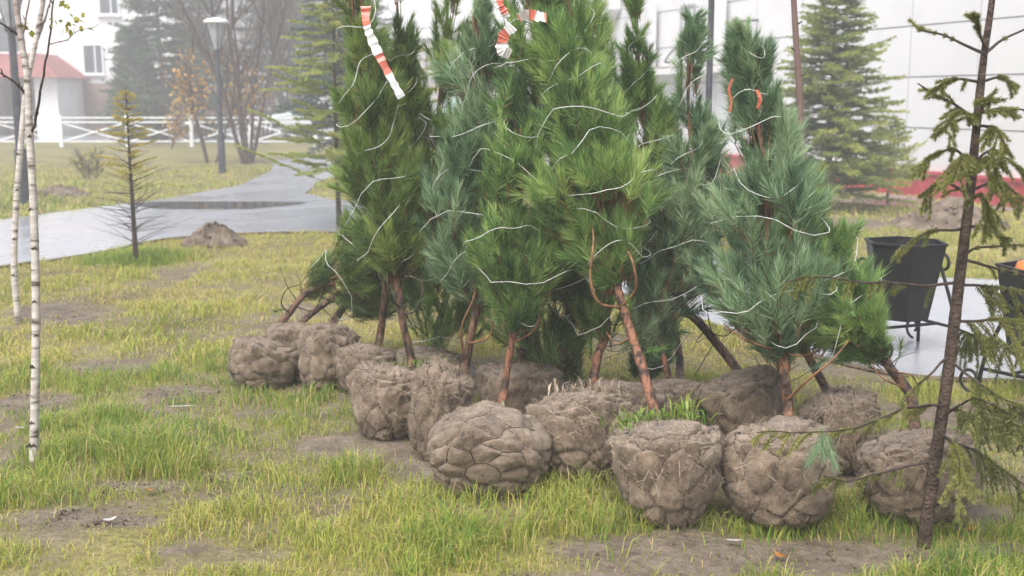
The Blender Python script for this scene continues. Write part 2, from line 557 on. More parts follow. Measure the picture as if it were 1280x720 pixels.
def spline(pts, n):
    """Catmull-Rom through the rows of pts (any width)."""
    p = np.asarray(pts, float)
    if len(p) == 2:
        t = np.linspace(0, 1, n)[:, None]
        return p[0] * (1 - t) + p[1] * t
    q = np.vstack([2 * p[0] - p[1], p, 2 * p[-1] - p[-2]])
    out = []
    s = np.linspace(0, len(p) - 1, n)
    for x in s:
        i = min(int(x), len(p) - 2)
        t = x - i
        a, b, c, d = q[i], q[i + 1], q[i + 2], q[i + 3]
        out.append(0.5 * (2 * b + (c - a) * t + (2 * a - 5 * b + 4 * c - d) * t * t + (3 * b - a - 3 * c + d) * t ** 3))
    return np.array(out)


def pxl(nodes):
    return np.array([P(*q) for q in nodes])


def perp(d, r):
    """Random unit vectors perpendicular to the rows of d."""
    w = r.normal(size=d.shape)
    w = w - d * np.sum(w * d, axis=1, keepdims=True)
    return unit(w)


def needles(base, d, L, ndl, nlen, width, r, amin=0.35, amax=0.95, tint=None, tj=0.12, droop=0.0):
    """Needles round shoots: base (n,3), d (n,3) unit, L (n,). Returns V, F, tint."""
    n = len(base)
    t = r.random((n, ndl)) ** 0.85
    B = base[:, None, :] + d[:, None, :] * (t * L[:, None])[..., None]
    D = np.repeat(d[:, None, :], ndl, 1).reshape(-1, 3)
    B = B.reshape(-1, 3)
    tt = t.reshape(-1)
    pp = perp(D, r)
    ang = amax + (amin - amax) * tt + r.normal(0, 0.13, len(tt))
    nd = unit(D * np.cos(ang)[:, None] + pp * np.sin(ang)[:, None] + np.array([0, 0, -droop]))
    ln = (np.repeat(nlen, ndl) if np.ndim(nlen) else nlen) * (0.65 + 0.6 * r.random(len(tt)))
    sd = unit(np.cross(nd, r.normal(size=nd.shape))) * (width / 2)
    V = np.empty((len(tt) * 3, 3), np.float32)
    V[0::3] = B + sd
    V[1::3] = B - sd
    V[2::3] = B + nd * ln[:, None]
    F = np.arange(len(tt) * 3, dtype=np.int32).reshape(-1, 3)
    tn = np.repeat(tint, ndl) if tint is not None else np.full(len(tt), 0.5)
    tn = np.clip(tn + r.normal(0, tj, len(tt)), 0.08, 1)
    return V, F, np.repeat(tn, 3)


# ------------------------------------------------------------------ ground
PATH_PX = [(-90, 352), (0, 334), (80, 323), (140, 313), (200, 300), (260, 294), (340, 291), (420, 291), (520, 303), (640, 330), (760, 362), (880, 402), (1000, 440), (1120, 468), (1240, 476), (1420, 484),
           (1420, 352), (1240, 350), (1120, 345), (1000, 331), (880, 313), (740, 288), (600, 268), (480, 255), (420, 251), (382, 242), (400, 226), (440, 214), (500, 206), (500, 194), (430, 196), (375, 197), (345, 200), (338, 214), (300, 232), (200, 250), (100, 262), (0, 275), (-90, 284)]
PATH = np.array([G(u, v)[:2] for u, v in PATH_PX])


def in_poly(x, y, poly):
    x, y = np.asarray(x), np.asarray(y)
    ins = np.zeros(x.shape, bool)
    n = len(poly)
    for i in range(n):
        x0, y0 = poly[i]
        x1, y1 = poly[(i + 1) % n]
        c = ((y0 > y) != (y1 > y)) & (x < (x1 - x0) * (y - y0) / (y1 - y0 + 1e-12) + x0)
        ins ^= c
    return ins


def poly_dist(x, y, poly):
    best = np.full(np.shape(x), 1e9)
    n = len(poly)
    for i in range(n):
        a, b = poly[i], poly[(i + 1) % n]
        ab = b - a
        t = np.clip(((x - a[0]) * ab[0] + (y - a[1]) * ab[1]) / (ab @ ab + 1e-12), 0, 1)
        best = np.minimum(best, np.hypot(x - a[0] - ab[0] * t, y - a[1] - ab[1] * t))
    return best


PATCH = []
for u, v, rx, ry in [(905, 690, 0.62, 0.16), (1060, 690, 0.4, 0.2), (700, 726, 0.3, 0.06), (170, 612, 0.24, 0.07), (285, 597, 0.16, 0.07), (70, 650, 0.2, 0.1), (150, 655, 0.12, 0.06),
                     (90, 393, 0.22, 0.3), (140, 455, 0.35, 0.25), (40, 500, 0.25, 0.2), (230, 490, 0.22, 0.15), (400, 470, 0.3, 0.2), (330, 470, 0.4, 0.22), (60, 385, 0.3, 0.35), (1230, 600, 0.35, 0.2), (1190, 640, 0.4, 0.2), (1120, 700, 0.3, 0.12), (1240, 690, 0.22, 0.1),
                     (640, 560, 1.1, 0.5), (960, 560, 1.2, 0.5), (560, 480, 0.8, 0.5), (1250, 520, 0.6, 0.3), (230, 690, 0.14, 0.06), (330, 520, .15, .1), (1050, 280, 1.0, 0.9)]:  # last patch: dark soil colour stands in for shade by the bushy spruce
    g = G(u, v)
    PATCH.append((g[0], g[1], rx, ry))


def bare_at(x, y):
    p = np.column_stack([x, y, np.zeros_like(x)])
    n = fbm(p, 1.3, 2.0, 4)
    b = np.clip((n - 0.60) / 0.12, 0, 1) * np.where(y < 12, 0.85, 0.35)
    w = 0.55 * (fbm(p, 3.2, 9.0, 3) - 0.5) * 2
    for cx, cy, rx, ry in PATCH:
        e = np.hypot((x - cx) / rx, (y - cy) / ry) + w
        b = np.maximum(b, np.clip((1.15 - e) / 0.45, 0, 1))
    sm = fbm(p, 4.6, 17.0, 2)
    b = np.maximum(b, np.clip((sm - .57) / .08, 0, 1) * np.where(y < 10, .55, .25))
    return b


def ground_z(x, y):
    p = np.column_stack([x, y, np.zeros_like(x)])
    z = (fbm(p, 0.9, 4.0, 3) - 0.5) * 0.07 + (fbm(p, 5.0, 1.0, 2) - 0.5) * 0.025
    z = z * np.clip((18 - y) / 8, 0, 1)
    fl = np.where(in_poly(x, y, PATH), 0.0, np.clip(poly_dist(x, y, PATH) / 1.2, 0, 1))
    return z * fl - 0.012 * (1 - fl)


def axis(*segs):
    a = [np.arange(s, e, st) for s, e, st in segs]
    return np.concatenate(a + [[segs[-1][1]]])


gx = axis((-220, -60, 20), (-60, -12, 3), (-12, -4, 0.5), (-4, 4, 0.06), (4, 12, 0.5), (12, 60, 3), (60, 220, 20))
gy = axis((-30, 2, 4), (2, 8, 0.06), (8, 16, 0.16), (16, 30, 0.5), (30, 80, 4), (80, 220, 20))
XX, YY = np.meshgrid(gx, gy)
xf, yf = XX.ravel(), YY.ravel()
zf = ground_z(xf, yf)
nx, ny = len(gx), len(gy)
ii = np.arange(nx * ny).reshape(ny, nx)
Fg = np.column_stack([ii[:-1, :-1].ravel(), ii[:-1, 1:].ravel(), ii[1:, 1:].ravel(), ii[1:, :-1].ravel()])
ground = link('ground', np_mesh('ground', np.column_stack([xf, yf, zf]), Fg, smooth=True, bare=bare_at(xf, yf)), M['ground'])
tag(ground, 'yellow green lawn with bare muddy patches under the trees', 'ground', kind='structure')


def sheet(name, poly, z, mat, label, cat):
    me = bpy.data.meshes.new(name)
    me.from_pydata([(x, y, z) for x, y in poly], [], [tuple(range(len(poly)))])
    me.update()
    return tag(link(name, me, mat), label, cat, kind='structure')


def smooth_poly(poly, n):
    p = np.vstack([poly, poly[:1]])
    return spline(p, n)[:-1]


sheet('path', PATH, 0.006, M['wet_asphalt'], 'wet grey asphalt path curving behind the bundled pines', 'path')
road_px = [(1420, 268), (1240, 263), (1140, 259), (1000, 250), (880, 236), (760, 222), (640, 205), (640, 195), (760, 205), (880, 218), (1000, 231), (1140, 240), (1240, 242), (1420, 244)]
sheet('road', [G(u, v)[:2] for u, v in road_px], 0.007, M['wet_asphalt'], 'grey paved strip along the white panelled building', 'pavement')
far_road = [(-60, 178), (500, 176), (760, 172), (760, 160), (-60, 160)]
sheet('street', [G(u, v)[:2] for u, v in far_road], 0.009, M['wet_asphalt'], 'misty street behind the white metal fence', 'street')
a = np.linspace(0, 2 * math.pi, 40, endpoint=False)
pc = G(268, 257)
sheet('puddle', [(pc[0] + math.cos(t) * 1.15 * (1 + .2 * math.sin(3 * t)), pc[1] + math.sin(t) * 0.75 * (1 + .25 * math.cos(2 * t))) for t in a], 0.011, M['puddle_water'], 'shallow puddle lying on the wet path', 'puddle')

# concrete kerb stones along the near path edge are flush and dark: a low edge strip
edge = MB()
pe = spline(PATH[:16], 90)
for i in range(len(pe) - 1):
    pass
e3 = np.column_stack([pe, np.full(len(pe), 0.0)])
edge.tube(e3, 0.016, 6)
tag(edge.build('path_edging', M['soil'], smooth=True), 'thin grey edging along the near side of the path', 'edging', kind='structure')


# ------------------------------------------------------------------ grass
def blades(x, y, h, wid, lean, tint, r):
    n = len(x)
    z = ground_z(x, y) - 0.006
    az = r.random(n) * 2 * math.pi
    d = np.column_stack([np.cos(az), np.sin(az), np.zeros(n)])
    s = np.column_stack([-np.sin(az), np.cos(az), np.zeros(n)])
    tw = r.normal(0, 0.6, n)
    s = s * np.cos(tw)[:, None] + d * np.sin(tw)[:, None]
    B = np.column_stack([x, y, z])
    ln = lean * (0.3 + r.random(n))
    up = np.array([0, 0, 1.0])
    m = B + up * (h * 0.6)[:, None] + d * (h * ln * 0.35)[:, None]
    t = B + up * (h * np.maximum(1.0 - 0.35 * ln, 0.35))[:, None] + d * (h * ln)[:, None]
    w = wid[:, None] / 2
    V = np.empty((n * 5, 3), np.float32)
    V[0::5] = B - s * w
    V[1::5] = B + s * w
    V[2::5] = m + s * w * 0.8
    V[3::5] = m - s * w * 0.8
    V[4::5] = t
    k = np.arange(n, dtype=np.int32) * 5
    F = np.concatenate([np.column_stack([k, k + 1, k + 2]), np.column_stack([k, k + 2, k + 3]), np.column_stack([k + 3, k + 2, k + 4])])
    return V, F, np.repeat(np.clip(tint, 0, 1), 5)


def grass_zone(name, label, y0, y1, dens, hmean, wmean, seed, hmul=None, tshift=0.0, half=0.52, excl=None):
    r = np.random.default_rng(seed)
    ym = (y0 + y1) / 2
    n = int(dens * (y1 - y0) * (2 * half * ym + 1))
    y = y0 + (y1 - y0) * np.sqrt(r.random(n) * (1 - (y0 / y1) ** 2) + (y0 / y1) ** 2) if False else y0 + (y1 - y0) * r.random(n)
    x = (r.random(n) * 2 - 1) * (half * y + 0.5)
    p = np.column_stack([x, y, np.zeros(n)])
    b = bare_at(x, y)
    cl = fbm(p, 6.0, 3.0, 3)           # tufts
    keep = (r.random(n) > b * 0.93) & (r.random(n) < np.clip(0.65 + 2.2 * (cl - 0.38), 0.45, 1))
    keep &= ~in_poly(x, y, PATH)
    if excl is not None:
        keep &= excl(x, y)
    x, y, p, cl, b = x[keep], y[keep], p[keep], cl[keep], b[keep]
    n = len(x)
    big = fbm(p, 0.8, 5.0, 3)
    h = hmean * (0.45 + 0.9 * r.random(n)) * np.clip(0.35 + 2.2 * (cl - 0.25), 0.4, 1.7) * np.clip(0.5 + 1.4 * (big - 0.15), 0.5, 1.5) * (1 - 0.5 * b)
    if hmul is not None:
        h = h * hmul(x, y)
    ti = 0.42 + 0.75 * (big - 0.5) + 0.5 * (cl - 0.5) + r.normal(0, 0.2, n) + tshift
    dry = r.random(n) < 0.13
    ti[dry] = r.random(dry.sum()) * 0.12
    V, F, T = blades(x, y, h, wmean * (0.6 + 0.8 * r.random(n)), 0.75, ti, r)
    o = link(name, np_mesh(name, V, F, T), M['grass'])
    tag(o, label, 'grass', kind='stuff')


TUFT = G(172, 326)


def near_h(x, y):
    # longer, greener grass in front of the root balls and round the birch foot
    m = np.ones_like(x)
    for u, v, rr, k in [(700, 640, 0.35, 0.9), (560, 660, 0.3, 0.6), (330, 660, 0.3, 0.5), (90, 590, 0.35, 0.8), (200, 585, 0.3, 0.6), (760, 690, 0.2, .6), (480, 600, .3, .4)]:
        g = G(u, v)
        m += k * np.exp(-((x - g[0]) ** 2 + (y - g[1]) ** 2) / rr ** 2)
    return m


grass_zone('near_grass', 'short yellow green grass blades in front of the root balls', 3.0, 6.2, 8300, 0.066, 0.0036, 11, near_h, 0.12)
grass_zone('meadow_grass', 'thin yellowish grass between the birches and the path', 6.2, 13.5, 1700, 0.055, 0.0075, 12, None, -0.14)
grass_zone('far_grass', 'pale green lawn grass beyond the path', 13.5, 26.0, 230, 0.07, 0.02, 13, None, -0.02)

# tall tuft round the larch sapling
r = np.random.default_rng(21)
n = 5200
q = r.normal(size=(n, 2)) * np.array([0.2, 0.16])
q += TUFT[:2]
V, F, T = blades(q[:, 0], q[:, 1], 0.125 * (0.4 + 0.8 * r.random(n)), np.full(n, 0.006), 0.7, 0.72 + r.normal(0, 0.13, n), r)
tag(link('grass_tuft', np_mesh('grass_tuft', V, F, T), M['grass']), 'tall dark green grass tuft round the foot of the larch sapling', 'grass', kind='stuff')


# ------------------------------------------------------------------ soil mounds
def mound(name, u, v, w, h, label, seed):
    c = G(u, v)
    r = np.random.default_rng(seed)
    root = thing(name, (c[0], c[1], 0), label, 'soil mound')
    n = 60
    g = np.linspace(-1, 1, n)
    X, Y = np.meshgrid(g, g)
    R = np.hypot(X, Y)
    p = np.column_stack([X.ravel(), Y.ravel(), np.full(n * n, seed * 1.7)])
    bump = (fbm(p, 2.5, 1.0, 4) - 0.5).reshape(n, n)
    Z = np.clip(1 - R * (1 + 0.7 * bump), 0, 1) ** 0.8 * h * (1 + 1.0 * bump) + (fbm(p, 9, 1.0, 2) - 0.5).reshape(n, n) * 0.09 * (R < 0.9) - 0.02 * (R > 0.97)
    V = np.column_stack([X.ravel() * w / 2 * 1.15, Y.ravel() * w / 2 * 0.9, Z.ravel() - 0.012])
    k = np.arange(n * n).reshape(n, n)
    F = np.column_stack([k[:-1, :-1].ravel(), k[:-1, 1:].ravel(), k[1:, 1:].ravel(), k[1:, :-1].ravel()])
    keep = (R < 1.0)
    km = keep.ravel()
    F = F[km[F].all(axis=1)]
    link('heap', np_mesh('heap', V, F, smooth=True), M['soil'], root)
    lump = MB()
    for i in range(70):
        ang, rr = r.random() * 6.28, r.random() ** 0.6 * 1.05
        s = (0.012 + 0.05 * r.random() ** 2) * w
        x, y = math.cos(ang) * rr * w / 2 * 1.1, math.sin(ang) * rr * w / 2 * 0.85
        z = max(0, 1 - rr) ** 0.8 * h * 0.95
        d = unit(np.array([[1, 0, 0], [-1, 0, 0], [0, 1, 0], [0, -1, 0], [0, 0, 1], [0, 0, -1]]) + r.normal(0, .25, (6, 3))) * s * (0.7 + 0.6 * r.random((6, 1)))
        lump.add(d + [x, y, z], [(0, 2, 4), (2, 1, 4), (1, 3, 4), (3, 0, 4), (2, 0, 5), (1, 2, 5), (3, 1, 5), (0, 3, 5)])
    o = link('clods', lump.mesh('clods'), M['soil'], root, 'stuff')
    return root


mound('soil_mound', 268, 306, 0.62, 0.27, 'small heap of brown earth on the grass beside the path', 31)
mound('soil_mound', 1188, 283, 1.25, 0.34, 'wide low earth heap on the grass before the red plinth', 32)
mound('soil_mound', 75, 244, 0.9, 0.16, 'flat earth heap on the lawn across the path', 33)

# ------------------------------------------------------------------ white panelled building
W0 = G(1140, 245)
WD = unit(np.array([-0.386, 1.0, 0.0]))            # along the facade, away from the camera
WN = np.array([-WD[1], WD[0], 0.0])                # facade normal, towards the lawn
UP = np.array([0, 0, 1.0])


def wall_at(u, v):
    r_ = ray(u, v)
    o = np.array([0, 0, CAMH])
    t = ((W0 - o) @ WN) / (r_ @ WN)
    p = o + r_ * t
    return (p - W0) @ WD, p[2]


def wall_box(mb, s0, s1, z0, z1, t0, t1):
    """Box on the facade: s along it, z up, t out of it."""
    b = [(s0, z0), (s1, z0), (s1, z1), (s0, z1)]
    return mb.prism(b, WD, UP, W0 + WN * t0, WN * (t1 - t0))


bld = thing('white_building', W0, 'white panelled building with red plinth behind the spruce', 'building')
S0, S1, ZT = -9.0, wall_at(690, 100)[0], 6.0
mb = MB()
wall_box(mb, S0, S1, 0, ZT, -3.0, -0.03)
mb.build('wall', M['joint_grey'], bld)
z_rows = [wall_at(1090, y)[1] for y in (158, 95, 37)]
dz = (z_rows[2] - z_rows[0]) / 2
rows = [z_rows[0] - dz + dz * k for k in range(0, 6)]
sa, sb = wall_at(1222, 80)[0], wall_at(1137, 80)[0]
ds = sb - sa
PL = 0.42
k0 = math.floor((S0 - sa) / ds)
cols = [sa + ds * k for k in range(k0, k0 + 60) if S0 < sa + ds * k < S1]
cols = [S0] + cols + [S1]
pan_cache = {}
for i in range(len(cols) - 1):
    for j in range(-1, len(rows) - 1):
        z0 = PL + 0.02 if j < 0 else rows[j]
        z1 = rows[j + 1]
        if z1 - z0 < 0.05:
            continue
        w_, h_ = cols[i + 1] - cols[i] - 0.022, z1 - z0 - 0.022
        key = (round(w_, 3), round(h_, 3))
        if key not in pan_cache:
            m_ = MB()
            m_.prism([(0, 0), (w_, 0), (w_, h_), (0, h_)], WD, UP, np.zeros(3), WN * 0.03)
            me_ = m_.mesh('cladding_panel')
            me_.materials.append(M['white_panel'])
            pan_cache[key] = me_
        o = bpy.data.objects.new('panel', pan_cache[key])
        COL.objects.link(o)
        o.parent = bld
        lp = WD * (cols[i] + 0.011) + UP * (z0 + 0.011) - WN * (0.028 + 0.003 * random.random())
        o.location = tuple(lp)
mb = MB()
wall_box(mb, S0, S1, 0.0, PL - 0.05, -0.03, 0.05)
pl_ = mb.build('plinth', M['red_plinth'], bld)
mb = MB()
wall_box(mb, S0, S1, PL - 0.05, PL, -0.03, 0.09)
mb.build('plinth_cap', M['red_plinth'], pl_)
mb = MB()
s = S0
while s < S1:
    wall_box(mb, s, s + 0.025, 0.02, PL - 0.06, 0.052, 0.066)
    s += 0.16
mb.build('ribs', M['red_plinth'], pl_, kind='stuff')
# projecting ledge with the big white letter boxes on it
sL0, zL = wall_at(945, 82)
sL1, _ = wall_at(790, 82)
mb = MB()
wall_box(mb, sL0, sL1, zL - 0.12, zL, 0.0, 0.5)
led = mb.build('ledge', M['white_panel'], bld, bevel=0.01)
mb = MB()
wall_box(mb, sL0 + 0.01, sL1 - 0.01, zL + 0.003, zL + 0.05, 0.01, 0.46)
mb.build('ledge_flashing', M['stained_metal'], led)


def arc(cx, cy, r_, a0, a1, n=12):
    return [(cx + r_ * math.cos(a0 + (a1 - a0) * k / n), cy + r_ * math.sin(a0 + (a1 - a0) * k / n)) for k in range(n + 1)]


for uu in (822, 908):
    sc_, _ = wall_at(uu, 60)
    let = MB()
    zb = zL + 0.05
    w_ = 0.30
    poly = [(-w_ / 2, 0), (w_ / 2, 0)] + arc(w_ / 2, 0.36, 0.36, -math.pi / 2, math.pi / 2 * 0.93) + arc(w_ / 2, 1.08, 0.34, -math.pi / 2 * 0.9, math.pi / 2) + [(-w_ / 2, 1.42)]
    let.prism(poly, WD, UP, W0 + WD * sc_ + UP * zb + WN * 0.12, WN * 0.24)
    o = let.build('letter', M['white_panel'], bld, bevel=0.008)
    o['label'] = 'white box letter with two round lobes on the ledge'
ss, sz = wall_at(760, 33)
let = MB()
let.prism([(-0.75, 0.35), (-0.35, 0), (1.4, 0), (1.4, 1.8), (-0.75, 1.8)], WD, UP, W0 + WD * ss + UP * sz + WN * 0.03, WN * 0.3)
let.build('sign_box', M['white_panel'], bld, bevel=0.01)
for (u0, v0, u1, v1, u2, v2) in [(838, 78, 843, 76, 847, 58), (931, 36, 938, 28, 949, 25)]:
    q = []
    for (u_, v_) in ((u0, v0), (u1, v1), (u2, v2)):
        s_, z_ = wall_at(u_, v_)
        q.append(W0 + WD * s_ + UP * z_ + WN * 0.02)
    q = spline(np.array(q), 10)
    q += WN * (0.2 * np.sin(np.linspace(0, math.pi, 10)))[:, None]
    mb = MB()
    mb.tube(q, 0.022, 6)
    mb.build('bracket', M['post_grey'], bld, smooth=True)
sA, zA = wall_at(868, 70)
sB, zB = wall_at(852, 10)
mb = MB()
for (a0, b0, a1, b1) in [(sA, zA, sA + .05, zB), (sB - .05, zA, sB, zB), (sA, zB, sB, zB + .05)]:
    wall_box(mb, min(a0, a1), max(a0, a1), min(b0, b1), max(b0, b1), 0.004, 0.03)
mb.build('door_frame', M['joint_grey'], bld)


# ------------------------------------------------------------------ misty apartment buildings
def flat_building(name, label, d, u0, u1, ztop, wallmat, wins, extra=None):
    p0, p1 = P(u0, 150, d), P(u1, 150, d)
    root = thing(name, ((p0[0] + p1[0]) / 2, d, 0), label, 'building')
    m_ = MB()
    m_.box(((p0[0] + p1[0]) / 2, d + 3, ztop / 2), (p1[0] - p0[0], 6, ztop))
    m_.build('wall', wallmat, root)
    for (a0, b0, a1, b1) in wins:
        q0, q1 = P(a0, b1, d), P(a1, b0, d)
        cx, cz, w_, h_ = (q0[0] + q1[0]) / 2, (q0[2] + q1[2]) / 2, q1[0] - q0[0], q1[2] - q0[2]
        f = MB()
        t = 0.07
        f.box((cx - w_ / 2, d - .04, cz), (t, .1, h_ + t)); f.box((cx + w_ / 2, d - .04, cz), (t, .1, h_ + t))
        f.box((cx, d - .04, cz + h_ / 2), (w_ - t, .1, t)); f.box((cx, d - .04, cz - h_ / 2), (w_ - t, .1, t))
        f.box((cx + w_ * .1, d - .035, cz), (t * .8, .08, h_ - t))
        wo = f.build('window', M['white_metal'], root)
        g = MB(); g.box((cx, d - .012, cz), (w_ - t, .02, h_ - t)); g.build('pane', M['window_glass'], wo)
        sgl = MB(); sgl.box((cx, d - .09, cz - h_ / 2 - .07), (w_ + .2, .18, .05)); sgl.build('sill', M['white_metal'], wo)
    return root


D1 = 50.0
apt = flat_building('apartment_building', 'white misty apartment block behind the fence with red porch roof', D1, -70, 235, 9.0, M['white_render'],
                    [(-8, 22, 27, 66), (125, -22, 147, 18), (106, 56, 128, 92), (170, -22, 192, 18), (168, 56, 190, 92), (60, -60, 84, -20)])
m_ = MB(); q0, q1 = P(74, 150, D1 - .1), P(235, 104, D1 - .1)
m_.box(((q0[0] + q1[0]) / 2, D1 - .1, q1[2] / 2), (q1[0] - q0[0], .19, q1[2])); m_.build('basement_wall', M['brown_wall'], apt)
# porch
DP = 47.0
pr0, pr1 = P(-60, 97, DP), P(79, 97, DP)
ap = P(10, 67, DP + 1.2)
m_ = MB()
V = [(pr0[0], DP - .6, pr0[2]), (pr1[0], DP - .6, pr1[2]), (pr1[0], D1, pr1[2]), (pr0[0], D1, pr0[2]),
     (pr0[0] + 1.2, DP + .9, ap[2]), (pr1[0] - 1.4, DP + .9, ap[2]), (pr1[0] - 1.4, D1, ap[2]), (pr0[0] + 1.2, D1, ap[2])]
m_.add(V, [(0, 1, 5, 4), (1, 2, 6, 5), (3, 0, 4, 7), (4, 5, 6, 7), (0, 3, 2, 1)])
m_.build('porch_roof', M['red_roof'], apt)
for (a0, a1) in ((46, 74), (-50, -30)):
    q0, q1 = P(a0, 150, DP), P(a1, 150, DP)
    m_ = MB(); m_.box(((q0[0] + q1[0]) / 2, DP + 1.4, pr0[2] / 2), (q1[0] - q0[0], 2.8, pr0[2])); m_.build('porch_wall', M['white_render'], apt)
q0, q1 = P(-25, 150, D1 - .08), P(40, 100, D1 - .08)
m_ = MB(); m_.box(((q0[0] + q1[0]) / 2, D1 - .1, 1.2), (q1[0] - q0[0], .17, 2.4)); dr = m_.build('door', M['brown_wall'], apt)
m_ = MB(); m_.box((q1[0] - .5, D1 - .22, 1.1), (.08, .08, .3)); m_.build('door_handle', M['post_grey'], dr)
D2 = 62.0
apt2 = flat_building('apartment_building', 'pale grey misty apartment block seen between the tall bundled pines', D2, 395, 700, 12.0, M['pale_brick'],
                     [(505, -12, 532, 32), (560, -12, 585, 32), (600, -12, 625, 32), (450, -12, 475, 32), (600, 55, 625, 95)])
m_ = MB(); q0, q1 = P(395, 0, D2), P(700, 55, D2)
m_.box(((q0[0] + q1[0]) / 2, D2 - .06, (q0[2] + q1[2]) / 2 + .3), (q1[0] - q0[0], .1, q0[2] - q1[2]))
band = m_.build('upper_band', M['white_render'], apt2)

# ------------------------------------------------------------------ white metal fence
DF = 36.5
fence = thing('metal_fence', (P(150, 180, DF)[0], DF, 0), 'white metal fence with crossed braces in front of the misty apartments', 'fence')
zt, zbm = P(160, 146, DF)[2], 0.18
us = [-88, -8, 76, 159, 239, 313, 394, 470, 548, 626]
post = None
for u in us:
    x = P(u, 160, DF)[0]
    if post is None:
        m_ = MB(); m_.box((0, 0, zt / 2), (.11, .11, zt + .06)); post = m_.mesh('post'); post.materials.append(M['white_metal'])
    o = bpy.data.objects.new('post', post); COL.objects.link(o); o.parent = fence; o.location = (x - fence.location.x, 0, 0.02)
for z in (zt - .03, zt - .17, zbm):
    x0, x1 = P(us[0], 160, DF)[0], P(us[-1], 160, DF)[0]
    m_ = MB(); m_.box(((x0 + x1) / 2, DF, z), (x1 - x0, .045, .05)); m_.build('rail', M['white_metal'], fence)
for a0, a1 in zip(us[:-1], us[1:]):
    x0, x1 = P(a0, 160, DF)[0] + .05, P(a1, 160, DF)[0] - .05
    for (za, zb_, off) in ((zbm, zt - .2, -.012), (zt - .2, zbm, .012)):
        m_ = MB(); m_.bar((x0, DF + off, za), (x1, DF + off, zb_), .026, 4); m_.build('brace', M['white_metal'], fence)


# ------------------------------------------------------------------ cars
def car(name, label, x, y, face, body):
    root = thing(name, (x, y, 0), label, 'car')
    L, Wd = 4.1, 1.72
    prof = [(-2.05, .42), (-2.05, .78), (-1.9, .92), (-1.05, 1.02), (-.35, 1.5), (.15, 1.56), (1.25, 1.54), (1.75, 1.12), (2.02, 1.0), (2.05, .42), (1.7, .28), (-1.75, .28)]
    prof = [(face * a_, b_) for a_, b_ in prof]
    m_ = MB(); m_.prism(prof, (1, 0, 0), (0, 0, 1), (x, y - Wd / 2, 0), (0, Wd, 0))
    V = m_.v[0]
    hi = V[:, 2] > 1.2
    V[hi, 1] = y + (V[hi, 1] - y) * 0.8
    m_.build('body', M[body], root, bevel=0.09, smooth=False)
    for sx in (-1.28, 1.25):
        for sy in (-1, 1):
            an = np.linspace(0, 2 * math.pi, 20, endpoint=False)
            t_ = MB(); t_.prism([(.32 * math.cos(q), .32 * math.sin(q)) for q in an], (1, 0, 0), (0, 0, 1), (x + face * sx, y + sy * .70, .32), (0, sy * .19, 0))
            wh = t_.build('wheel', M['tyre'], root)
            t_ = MB(); t_.prism([(.2 * math.cos(q), .2 * math.sin(q)) for q in an], (1, 0, 0), (0, 0, 1), (x + face * sx, y + sy * .87, .32), (0, sy * .035, 0))
            t_.build('rim', M['rim'], wh)
    for (a0, a1, a2, a3) in ((-.95, -.4, .12, .12), (.2, .2, 1.12, 1.5)):
        for sy in (-1, 1):
            g = MB()
            lo = y + sy * (Wd / 2 + .004)
            hi_ = y + sy * (Wd / 2 * .8 + .016)
            g.add([(x + face * a0, lo, 1.06), (x + face * a3, lo, 1.06), (x + face * a2, hi_, 1.46), (x + face * a1, hi_, 1.46),
                   (x + face * a0, lo - sy * .1, 1.06), (x + face * a3, lo - sy * .1, 1.06), (x + face * a2, hi_ - sy * .1, 1.46), (x + face * a1, hi_ - sy * .1, 1.46)],
                  [(0, 1, 2, 3), (7, 6, 5, 4), (0, 4, 5, 1), (2, 6, 7, 3), (1, 5, 6, 2), (0, 3, 7, 4)])
            g.build('side_window', M['window_glass'], root)
    for sy in (-1, 1):
        h_ = MB(); h_.box((x - face * 2.03, y + sy * .62, .74), (.1, .34, .15)); h_.build('headlight', M['car_lamp'], root, bevel=.03)
    h_ = MB(); h_.box((x - face * 2.06, y, .48), (.06, 1.2, .16)); h_.build('grille', M['tyre'], root)
    return root


cx = P(397, 170, 43)[0]
car('parked_car', 'pale blue hatchback parked beyond the fence behind the larch', cx, 43.0, 1, 'car_pale')
cx = P(560, 170, 44)[0]
car('parked_car', 'teal car parked in the mist between two tall bundled pines', cx, 44.5, 1, 'car_teal')


# ------------------------------------------------------------------ street lamps
def lamp(loc, h, label, rb=0.075):
    root = thing('street_lamp', loc, label, 'street lamp', )
    x, y, z = loc
    m_ = MB(); m_.tube(np.array([(x, y, -.02), (x, y, .8), (x, y, .82), (x, y, h * .78)]), [rb, rb, rb * .72, rb * .6], 14); m_.build('pole', M['post_grey'], root, smooth=False)
    m_ = MB(); m_.tube(np.array([(x, y, h * .78), (x, y, h * .80)]), [rb * 1.1, rb * 1.1], 14); m_.build('collar', M['post_grey'], root)
    m_ = MB(); m_.tube(np.array([(x, y, h * .80), (x, y, h * .965)]), [.06, .19], 20); m_.build('lantern', M['lamp_glass'], root)
    for k in range(4):
        a_ = k * math.pi / 2 + .4
        c, s_ = math.cos(a_), math.sin(a_)
        m_ = MB(); m_.bar((x + .065 * c, y + .065 * s_, h * .80), (x + .20 * c, y + .20 * s_, h * .968), .011, 5); m_.build('strut', M['post_grey'], root)
    m_ = MB(); m_.tube(np.array([(x, y, h * .965), (x, y, h * .975), (x, y, h * .99), (x, y, h)]), [.25, .255, .2, .05], 24); m_.build('cap', M['lamp_cap'], root, smooth=True)
    return root


g = G(278, 217)
lh = P(270, 22, g[1])[2]
lamp((g[0], g[1], 0), lh, 'dark street lamp with white cap beside the orange leaved birch')
g = G(30, 256)
lamp((g[0], g[1], 0), lh, 'dark lamp post standing behind the twin birch saplings', 0.085)
g = P(886, 120, 10.4)
lamp((g[0], 10.4, 0), lh + .25, 'slim dark lamp post behind the bluish bundled pine tips', 0.045)


